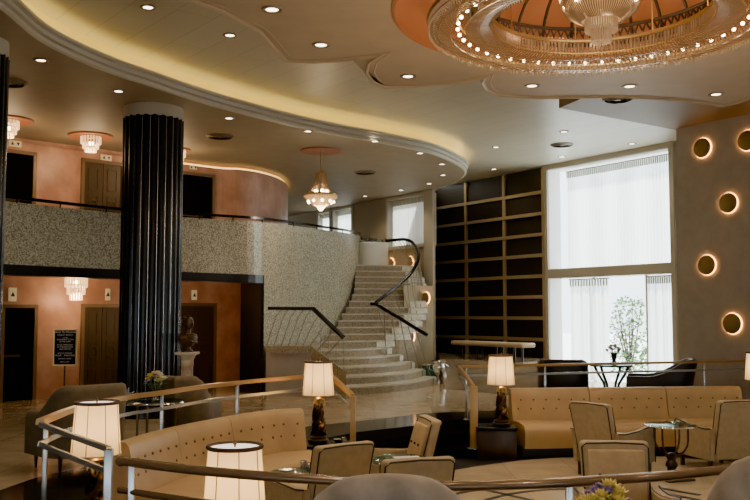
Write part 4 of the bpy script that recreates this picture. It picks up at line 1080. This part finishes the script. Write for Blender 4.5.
club('velvet_armchair', 'pale brown velvet armchair cut off by the lower right corner', (1.80, 4.08), .0, facing(.05, 1), 'velvet', .70, .66, 1.12, .62, .16, flare=.04, arch=.10)
club('lounge_chair', 'dark brown lounge chair with flat back, left of the window table', W(3.53, 18.9), .0, facing(.25, .97), 'darkfab', .92, .85, .86, .70, .14, flare=.05, cat='chair')
club('lounge_chair', 'dark brown lounge chair in profile against the window, right of its table', W(5.32, 18.9), .0, facing(-.93, .3), 'darkfab', .95, 1.15, .86, .55, .14, flare=.22, cat='chair')

# ================================================================== lamps and end tables
def lamp_table(label, p, s=.60, h=.46):
    t = thing('end_table', label, 'table', (p[0], p[1], ZL)); 
    bb = B(); bb.rbox((0, 0, h/2-.02), (s-.03, s-.03, h-.04), .008); bb.build('cabinet', 'wood', t)
    bb = B(); bb.rbox((0, 0, h-.015), (s, s, .03), .008); bb.build('table_top', 'blk', t)
    return t
def lamp_proto(label, p, z, rz=0, e=9):
    t = thing('table_lamp', label, 'lamp', (p[0], p[1], z), rz, 'figural table lamps')
    bb = B(); bb.lathe([(.125, 0), (.135, .012), (.135, .035), (.11, .05), (.115, .07), (.085, .085), (.06, .10)], n=24); bb.build('base', 'wood', t)
    bb = B()   # entwined bronze figure group
    def fig(c0, ph, hgt, r0):
        pts = []; rad = []
        for i in range(15):
            s = i/14; a = ph+s*4.2; rr = r0*(1-.25*s)+.012*math.sin(s*9+ph); pts.append((rr*math.cos(a), rr*math.sin(a), .10+hgt*s)); rad.append((.046-.014*s)*(1+.30*math.sin(s*14+ph)))
        bb.tube(pts, rad, 8); bb.ball((pts[-1][0], pts[-1][1], pts[-1][2]+.025), .030, 2)
    for i in range(3): fig(None, 2*PI*i/3, .34, .062)
    bb.build('bronze_figures', 'bronze', t)
    bb = B()
    for i in range(3):
        a = 2*PI*i/3+4.0; bb.tube([(.035*math.cos(a), .035*math.sin(a), .40), (.085*math.cos(a+.3), .085*math.sin(a+.3), .47), (.075*math.cos(a+.2), .075*math.sin(a+.2), .545), (.03*math.cos(a), .03*math.sin(a), .56)], [.016, .014, .012, .010], 6)
    bb.lathe([(.02, .40), (.035, .46), (.03, .53), (.05, .56), (.02, .585), (.012, .60), (.012, .70)], n=14); bb.build('raised_arms', 'gold', t)
    zb, zt, rb, rt = .605, 1.04, .203, .172
    bb = B(); bb.lathe([(rb, zb), (rt, zt)], n=48, cap=False); sh = bb.build('lamp_shade', 'shade', t, recalc=True)
    bb = B()
    for i in range(8):
        a = 2*PI*i/8+.25; bb.tube([((rb+.002)*math.cos(a), (rb+.002)*math.sin(a), zb), ((rt+.002)*math.cos(a), (rt+.002)*math.sin(a), zt)], .004, 5)
    bb.tube([((rb+.001)*math.cos(a), (rb+.001)*math.sin(a), zb) for a in [2*PI*i/40 for i in range(40)]], .006, 5, True); bb.build('shade_seams', 'seam', sh)
    bb = B(); bb.tube([((rt+.003)*math.cos(a), (rt+.003)*math.sin(a), zt-.008) for a in [2*PI*i/48 for i in range(48)]], .014, 6, True); bb.build('braid_trim', 'braid', sh)
    bb = B(); bb.lathe([(.001, zt-.012), (rt-.008, zt-.012)], n=32, cap=False); bb.build('diffuser', 'diffuser', t)
    bb = B(); bb.lathe([(.001, zt+.035), (.012, zt+.028), (.014, zt+.012), (.008, zt), (.008, zt-.01)], n=12); bb.build('finial', 'bronze', t)
    return t
TT = ZL+.46+.001
LE = 5
lamps = [('table lamp with bronze figures on the dark cube table left of the straight sofa', W(1.88, 15.05)),
    ('table lamp with bronze figures at the far end of the curved sofa, before the stair', W(-.735, 13.1)),
    ('lit table lamp behind the grey sloping entry rail, left of the curved sofa', W(-2.34, 8.5)),
    ('nearest and largest lit lampshade, crossed by the brown front railing', W(-.915, 6.62)),
    ('table lamp cut off by the right edge of the photo beyond the armchair', W(6.13, 16.1))]
tabs = ['dark wooden cube end table at the left end of the straight sofa', 'dark end table at the far end of the curved sofa by the brass post', 'dark end table behind the grey entry rail', 'dark end table in front of the curved sofa, below the nearest lamp', 'dark end table at the right end of the straight sofa']
lp0 = None
for (l, p), tl, th_ in zip(lamps, tabs, (.46, .46, .34, .22, .46)):
    TT = ZL+th_+.001
    lamp_table(tl, (p[0]+(.15 if 'before the stair' in l else (-.10 if 'left of the straight' in l else 0)), p[1]-(.08 if 'before the stair' in l else 0)), .60 if 'left of the straight' in l else (.62 if 'before the stair' in l else .50), th_)
    if lp0 is None: lp0 = lamp_proto(l, p, TT)
    else: another(lp0, l, (p[0], p[1], TT), random.uniform(0, 1))
    lightobj('POINT', (p[0], p[1], TT+.80), LE, (1, .64, .30), .06, None, 'lamp_bulb_light')

# ================================================================== cocktail tables
def cocktail(label, p, r=.32, h=.70):
    t = thing('pedestal_table', label, 'table', (p[0], p[1], ZL))
    bb = B(); bb.lathe([(.001, h-.022), (r-.006, h-.022), (r, h-.016), (r, h-.005), (r-.006, h), (.001, h)], n=40, cap=False); bb.build('glass_top', 'tglass', t)
    bb = B(); bb.tube([(r*.99*math.cos(a), r*.99*math.sin(a), h-.012) for a in [2*PI*i/40 for i in range(40)]], .011, 6, True); bb.build('top_rim', 'chrome', t)
    for i in range(4):
        a = PI/4+PI/2*i; bb = B(); bb.tube([(.05*math.cos(a)+0, .05*math.sin(a), .30)]+[(r*.72*math.sin(q)*math.cos(a), r*.72*math.sin(q)*math.sin(a), .52-.22*math.cos(q)) for q in [.4, .8, 1.2, PI/2]]+[(r*.72*math.cos(a), r*.72*math.sin(a), h-.022)], .013, 8); bb.build('curved_arm', 'bronze', t)
    bb = B(); bb.lathe([(.10, .08), (.06, .10), (.055, .15), (.08, .18), (.07, .22), (.05, .25), (.065, .28), (.075, .31), (.03, .34)], n=20); bb.build('pedestal', 'wood', t)
    bb = B(); bb.rbox((0, 0, .05), (.42, .42, .10), .02, 2, Matrix.Rotation(.35, 4, 'Z'), lambda c: Vector((c.x*(1-.35*max(0, c.z-.03)/.07), c.y*(1-.35*max(0, c.z-.03)/.07), c.z))); bb.build('base', 'wood', t)
    return t
TZ = ZL+.70+.001
tables = [(W(3.80, 13.0), 'glass-topped pedestal table between the two right-hand armchairs'), (W(-.76, 10.25), 'round glass table with glassware beside the curved sofa'), (W(.22, 9.95), 'glass table holding a magazine between the grouped armchairs')]
for p, l in tables: cocktail(l, p, .32, .52 if 'curved sofa' in l else .70)
def glassware(name, label, p, z, kind):
    t = thing(name, label, 'glass' if kind == 'glass' else 'ashtray', (p[0], p[1], z)); bb = B()
    if kind == 'glass': bb.lathe([(.03, 0), (.034, .005), (.038, .11), (.034, .11), (.03, .012), (.001, .01)], n=16, cap=False); bb.build('bowl', 'clear', t)
    else: bb.lathe([(.05, 0), (.075, .03), (.08, .045), (.06, .04), (.045, .012), (.001, .01)], n=20, cap=False); bb.build('dish', 'clear', t)
    return t
def stemless(label, p, z):
    bb = B((p[0], p[1], z)); bb.lathe([(.034, 0), (.042, .06), (.036, .10), (.031, .10), (.034, .06), (.028, .01), (.001, .008)], (p[0], p[1], z), 16, cap=False); return tag(bb.build('drinking_glass', 'clear'), label, 'glass')
def dish(label, p, z, m='chrome'):
    bb = B((p[0], p[1], z)); bb.lathe([(.045, 0), (.07, .02), (.085, .04), (.07, .034), (.05, .012), (.001, .01)], (p[0], p[1], z), 20, cap=False); return tag(bb.build('ashtray', m), label, 'ashtray')
p = tables[0][0]; dish('glass ashtray on the pedestal table by the right armchairs', (p[0]+.02, p[1]), TZ, 'clear')
p = tables[1][0]; TZ0 = TZ; TZ = ZL+.521
dish('shiny ashtray on the round glass table beside the curved sofa', (p[0]-.12, p[1]-.05), TZ)
stemless('clear drinking glass at the back of the round glass table by the curved sofa', (p[0]+.03, p[1]+.10), TZ); stemless('clear drinking glass at the right of the round glass table by the curved sofa', (p[0]+.10, p[1]-.02), TZ)
dish('small clear dish at the front of the round glass table by the curved sofa', (p[0]-.02, p[1]-.23), TZ, 'clear')
TZ = TZ0; p = tables[2][0]; t = thing('magazine', 'open white and blue magazine on the glass table between armchairs', 'magazine', (p[0]+.10, p[1]-.02, TZ), .2)
bb = B(); bb.rbox((0, 0, .006), (.26, .20, .012), .003, 1); bb.build('pages', 'paper', t); bb = B(); bb.rbox((.02, -.05, .0135), (.20, .06, .002), 0, 1); bb.build('printed_band', 'blue', t)
p = W(-.46, 13.1); dish('shiny dish on the dark end table beside the brass end post', p, ZL+.462); p = W(-.40, 12.88); stemless('small clear glass on the dark end table by the brass end post', p, ZL+.462)

# ================================================================== flower arrangements
def flowers(name, label, p, z, r, vh, cols, n, vm='clear', stem=.10):
    t = thing(name, label, 'flowers', (p[0], p[1], z))
    bb = B(); bb.lathe([(r*.32, 0), (r*.36, .01), (r*.22, vh*.35), (r*.34, vh*.75), (r*.42, vh), (r*.38, vh), (r*.2, vh*.4), (.001, .02)], n=20, cap=False); bb.build('vase', vm, t)
    bs = B()
    for i in range(n):
        ph = PI*(3-math.sqrt(5))*i; s = (i+.5)/n; rr = r*.85*math.sqrt(s); zz_ = vh+r*.75*(1-s)+.02
        c = Vector((rr*math.cos(ph), rr*math.sin(ph), zz_)); k = cols[i % len(cols)]; fr = r*(.40 if k != 'purple' else .24)
        fb = B()
        for layer, (cnt, tilt, ln) in enumerate(((10, .25, 1.0), (9, .7, .85), (7, 1.1, .65), (4, 1.4, .5))):
            for q in range(cnt):
                a = 2*PI*q/cnt+layer*.4; d = Vector((math.cos(a)*math.cos(tilt), math.sin(a)*math.cos(tilt), math.sin(tilt))); sd_ = Vector((-math.sin(a), math.cos(a), 0))
                m1 = c+d*fr*ln*.55; e1 = c+d*fr*ln
                fb.face([c, m1+sd_*fr*.24, e1+Vector((0, 0, fr*.1)), m1-sd_*fr*.24])
        fb.ball(c, fr*.3, 1); fb.build('bloom', k, t, smooth=False, recalc=False)
        bs.tube([c, (rr*.25*math.cos(ph), rr*.25*math.sin(ph), vh*.6)], .004, 4)
    bs.build('stems', 'leaf', t)
    lb = B()
    for i in range(14):
        a = random.uniform(0, 2*PI); c = Vector((r*.6*math.cos(a), r*.6*math.sin(a), vh+.01)); d = Vector((math.cos(a), math.sin(a), -.1))*r*.5; sd_ = Vector((-math.sin(a), math.cos(a), 0))*r*.12
        lb.face([c, c+d*.5+sd_, c+d, c+d*.5-sd_])
    lb.build('foliage', 'leaf', t, smooth=False, recalc=False)
    return t
def round_table(name, label, p, z, r, h, topm, legm, glass=False):
    t = thing(name, label, 'table', (p[0], p[1], z))
    bb = B(); bb.lathe([(.001, h-.025), (r-.01, h-.025), (r, h-.015), (r, h-.006), (r-.008, h), (.001, h)], n=40, cap=False); bb.build('table_top', topm, t)
    bb = B(); bb.tube([(r*math.cos(a), r*math.sin(a), h-.015) for a in [2*PI*i/40 for i in range(40)]], .014, 6, True); bb.build('rim', legm, t)
    for i in range(3):
        a = 2*PI*i/3+.5; bb = B(); bb.tube([(r*.75*math.cos(a), r*.75*math.sin(a), 0), (r*.75*math.cos(a), r*.75*math.sin(a), h-.025)], .016, 8); bb.build('leg', legm, t)
    bb = B(); bb.tube([(r*.75*math.cos(a), r*.75*math.sin(a), .12) for a in [2*PI*i/30 for i in range(30)]], .010, 6, True); bb.build('stretcher_ring', legm, t)
    return t
tp = W(-2.64, 12.05); round_table('round_table', 'round glass and chrome table with flowers behind the left railing', tp, 0, .36, .66, 'tglass', 'chrome')
flowers('flower_vase', 'vase of pale yellow and lilac flowers on the table before the black column', (tp[0]+.02, tp[1]), .661, .14, .20, ['cream', 'yellow', 'purple', 'cream', 'yellow'], 13)
# star ornament
sp = hy(127.5, 394, 11.95); t = thing('star_ornament', 'small silver star ornament beside the yellow flower vase', 'ornament', (sp.x, sp.y, .662))
for i in range(3):
    a = PI*i/3+.4; bb = B(); d = Vector((math.cos(a), .15, math.sin(a)))*.085; c = Vector((0, 0, .08)); bb.tube([c-d, c, c+d], [.004, .022, .004], 6); bb.build('spike', 'silver', t)
tp = W(.94, 4.15); round_table('round_table', 'small round table under the foreground flowers before the front railing', tp, 0, .30, .62, 'wood', 'bronze')
flowers('flower_vase', 'yellow and purple flower bunch in the foreground before the front railing', tp, .621, .125, .26, ['yellow', 'purple', 'purple', 'yellow', 'purple', 'yellow', 'purple'], 22)
# window table
tq = hy(611, 364.5, 19.3); hq = tq.z; t = thing('window_table', 'round iron table with splayed green legs silhouetted against the bright window', 'table', (tq.x, tq.y, 0))
bb = B(); bb.lathe([(.001, hq-.03), (.40, hq-.03), (.41, hq-.01), (.40, hq), (.001, hq)], n=32, cap=False); bb.build('table_top', 'verdigris', t)
for i in range(4):
    a = PI/4+PI/2*i; bb = B(); bb.tube([(.36*math.cos(a), .36*math.sin(a), hq-.03), (.30*math.cos(a), .30*math.sin(a), hq-.16), (.16*math.cos(a), .16*math.sin(a), hq-.36), (.14*math.cos(a), .14*math.sin(a), .25), (.30*math.cos(a), .30*math.sin(a), .0)], .026, 6); bb.build('leg', 'verdigris', t)
flowers('flower_vase', 'small vase of pink roses on the window table', (tq.x+.06, tq.y), hq+.001, .16, .22, ['pinkp', 'pinkp', 'cream', 'pinkp'], 11, 'verdigris')

# ================================================================== sign, bust, urn, bench
Ys = 17.3
c0 = hy(65.3, 347.3, Ys); k = Ys/1000; t = thing('letter_board_sign', 'black letter board with white text on a thin stand, left of the elevator doors', 'sign', (c0.x, c0.y, 0), .12)
hw, hh = 10.6*k, 17.3*k
bb = B(); bb.rbox((0, 0, c0.z), (hw*2, .03, hh*2), .004, 1); bb.build('board', 'board', t)
bb = B()
for lo, hi in (((-hw-.015, -.022, c0.z-hh-.015), (-hw+.008, .02, c0.z+hh+.015)), ((hw-.008, -.022, c0.z-hh-.015), (hw+.015, .02, c0.z+hh+.015)), ((-hw, -.022, c0.z-hh-.015), (hw, .02, c0.z-hh+.008)), ((-hw, -.022, c0.z+hh-.008), (hw, .02, c0.z+hh+.015))): bb.box(lo, hi)
bb.build('frame', 'gold', t, smooth=False)
bb = B(); bb.tube([(0, .0, c0.z-hh), (0, 0, .03)], .014, 8); bb.build('pole', 'bronze', t)
bb = B(); bb.lathe([(.16, 0), (.16, .015), (.03, .03)], n=24); bb.build('base', 'bronze', t)
def letters(txt, x, z, size, parent, y, m='letter', name='lettering'):
    cu_ = bpy.data.curves.new('lettering', 'FONT'); cu_.body = txt; cu_.size = size; cu_.align_x = 'CENTER'; cu_.extrude = .001
    o = bpy.data.objects.new('tmp', cu_); C.objects.link(o); dg = bpy.context.evaluated_depsgraph_get(); me = bpy.data.meshes.new_from_object(o.evaluated_get(dg)); bpy.data.objects.remove(o)
    me.materials.clear(); me.materials.append(M[m]); q = bpy.data.objects.new(name, me); C.objects.link(q); q.parent = parent; q.location = (x, y, z); q.rotation_euler = (PI/2, 0, 0); return q
zt = c0.z+hh
for txt, dz, sz in (('Dinner The Mezzanine', 2.9, .040), ('SUNDAY  BRUNCH', 5.6, .030), ('Lounge', 8.2, .026), ('FROM SEVEN TO TEN', 10.2, .029), ('IN THE LOBBY', 12.2, .029), ('AT SIX OPEN DAILY', 15.4, .030), ('IN THE BAR ROOM', 17.5, .030), ('AND TERRACE', 19.6, .029), ('WITH US TONIGHT', 23.6, .028), ('MUSIC    DANCING', 26.0, .038), ('EVENING HOURS', 29.0, .028), ('UNTIL LATE', 32.2, .028)):
    letters(txt, 0, zt-dz*k, sz, t, -.018)
# marble pedestal and bronze bust
pp = hy(187.3, 352, 16.0); ph = pp.z
t = thing('marble_pedestal', 'veined marble column pedestal under the bronze bust', 'pedestal', (pp.x, pp.y, 0))
bb = B(); bb.lathe([(.12, .10), (.10, .16), (.095, ph-.24), (.105, ph-.20), (.10, ph-.12)], n=24); bb.build('shaft', 'marble', t)
bb = B(); bb.rbox((0, 0, ph-.02), (.33, .33, .04), .006); bb.lathe([(.10, ph-.13), (.13, ph-.06), (.15, ph-.03)], n=24); bb.build('cap', 'pale', t)
bb = B(); bb.rbox((0, 0, .05), (.34, .34, .10), .01); bb.build('plinth', 'marble', t)
BM = 'bustm'; t = thing('bronze_bust', 'dark bronze bust of a draped figure on the marble pedestal beside the column', 'bust', (pp.x, pp.y, ph+.001), .9)
def bustfn(p, a): return Vector((p.x*1.4, p.y*.82, p.z))
bb = B(); bb.lathe([(.075, 0), (.08, .02), (.05, .045), (.045, .075), (.075, .105), (.115, .16), (.135, .22), (.125, .265), (.085, .295), (.02, .30)], n=28, fn=bustfn)
bb.tube([(0, .005, .27), (0, -.005, .33), (0, -.02, .39)], [.062, .048, .046], 14)
bb.ball((0, -.025, .455), .1, 3, (.74, .88, 1.08)); bb.ball((0, -.095, .40), .028, 2, (1.1, .8, .8))
bb.ball((0, -.118, .45), .016, 2, (.75, 1.3, 1.5)); bb.ball((0, -.110, .413), .016, 1, (1.5, .6, .45))
for s_ in (-1, 1): bb.ball((s_*.032, -.098, .472), .013, 1, (1.4, .6, .6)); bb.ball((s_*.032, -.098, .488), .018, 1, (1.3, .7, .35)); bb.ball((s_*.076, -.01, .45), .02, 1, (.45, .8, 1.3))
body = bb.build('figure', BM, t)
bb = B(); bb.ball((0, .005, .49), .098, 2, (.85, .92, .85)); bb.ball((0, .085, .45), .045, 2)
for i in range(40):
    a = random.uniform(0, 2*PI); e = random.uniform(.15, 1.5); q = Vector((.082*math.cos(a)*math.cos(e), .005+.09*math.sin(a)*math.cos(e), .49+.082*math.sin(e)))
    if q.y > -.07: bb.ball(q, .017, 1)
bb.build('hair', BM, t)
bb = B()
for i in range(5): bb.tube([(-.17+.02*i, -.02, .235), (-.09+.02*i, -.115+.004*i, .20-.01*i), (.03+.02*i, -.115, .16-.005*i), (.14, -.05, .15+.01*i)], .013, 6)
bb.build('drapery', BM, t)
# silver urn
up = hy(439, 380.5, 24.9); hu = hy(434, 361, 24.9).z; t = thing('silver_urn', 'silver two-handled urn standing on the floor at the foot of the stair', 'urn', (up.x, up.y, 0.0)); s = hu/.5
bb = B(); bb.lathe([(r*s, z*s) for r, z in [(.12, 0), (.12, .03), (.05, .06), (.04, .14), (.08, .19), (.15, .28), (.16, .38), (.13, .44), (.17, .49), (.18, .50), (.15, .49), (.11, .44)]], n=24, cap=False); bb.build('vessel', 'silver', t)
for sx in (-1, 1):
    bb = B(); bb.tube([(sx*.14*s, 0, .28*s), (sx*.21*s, 0, .30*s), (sx*.22*s, 0, .38*s), (sx*.15*s, 0, .42*s)], .012*s, 6); bb.build('handle', 'silver', t)
gp = hy(430, 373, 25.6); t = thing('planter_trough', 'small dark green trough between the lowest steps and the silver urn', 'planter', (gp.x, gp.y, 0)); hg = hy(427, 364.5, 25.6).z
bb = B(); bb.rbox((0, 0, hg/2), (.40, .25, hg), .01); bb.build('box', 'green', t); bb = B(); bb.rbox((0, 0, hg), (.44, .28, .03), .006); bb.build('rim', 'silver', t)
# long upholstered bench before the panelled wall
u0, _ = U(461, 345, PW); u1, _ = U(523, 345, PW)
b0 = hl(457, 343, (PW.x-OUTN.x*1.5, PW.y-OUTN.y*1.5), DIR); b1 = hl(529, 345, (PW.x-OUTN.x*1.5, PW.y-OUTN.y*1.5), DIR)
bc = (b0+b1)/2; L = (Vector((b1.x-b0.x, b1.y-b0.y))).length; zt = bc.z+.06
t = thing('long_bench', 'long dark-legged bench with tan padded seat before the panelled wall', 'bench', (bc.x, bc.y, DZ+.001), math.atan2(DIR.y, DIR.x))
zt -= DZ
bb = B(); bb.rbox((0, 0, zt-.06), (L, .5, .12), .055, 3); bb.build('seat_pad', 'tan', t)
for x in (-.46, -.38, -.15, -.08, .12, .2, .36, .46):
    bb = B(); bb.tube([(x*L, -.12, zt-.12), (x*L, -.12, 0)], .028, 8); bb.build('leg', 'blkm', t)

# garden outside the window
gp = hl(630, 350, (PW.x+OUTN.x*3.5, PW.y+OUTN.y*3.5), DIR)
t = thing('garden_shrub', 'leafy green shrub with small pale blossoms outside the window', 'shrub', (gp.x, gp.y, -.05))
bb = B(); top = hl(636, 300, (PW.x+OUTN.x*3.5, PW.y+OUTN.y*3.5), DIR).z
for i in range(8):
    a = random.uniform(0, 2*PI); bb.tube([(0, 0, 0), (.3*math.cos(a), .3*math.sin(a), top*.5), (.55*math.cos(a), .55*math.sin(a), top*random.uniform(.7, 1))], [.03, .02, .008], 5)
bb.build('stems', 'wood', t)
lb = B()
for i in range(900):
    s = random.random(); z = .1+top*s; r = .75*(1-.45*s)*math.sqrt(random.random()); a = random.uniform(0, 2*PI)
    if s > .3 and math.sin(a*3+s*11) > .35: continue
    c = Vector((r*math.cos(a), r*math.sin(a), z)); d = Vector((random.uniform(-1, 1), random.uniform(-1, 1), random.uniform(-.6, .6))).normalized()*.13; n2 = d.orthogonal().normalized()*.045
    lb.face([c, c+d*.5+n2, c+d, c+d*.5-n2])
o = lb.build('leaves', 'leaf', t, smooth=False, recalc=False); o['kind'] = 'stuff'
lb = B()
for i in range(50):
    a = random.uniform(0, 2*PI); s = random.random()*.5; r = .78*(1-.4*s); lb.ball((r*math.cos(a), r*math.sin(a), .2+top*s), .03, 1)
o = lb.build('blossoms', 'pinkp', t); o['kind'] = 'stuff'

# sunlight falling on the window side from outside
sun = bpy.data.lights.new('sun', 'SUN'); sun.energy = 14.0; sun.angle = .02; sun.color = (1, .97, .9)
so = bpy.data.objects.new('sun', sun); C.objects.link(so)
d = Vector((-OUTN.x*.8+.35, -OUTN.y*.8, -.95)).normalized(); so.rotation_euler = d.to_track_quat('-Z', 'Y').to_euler()
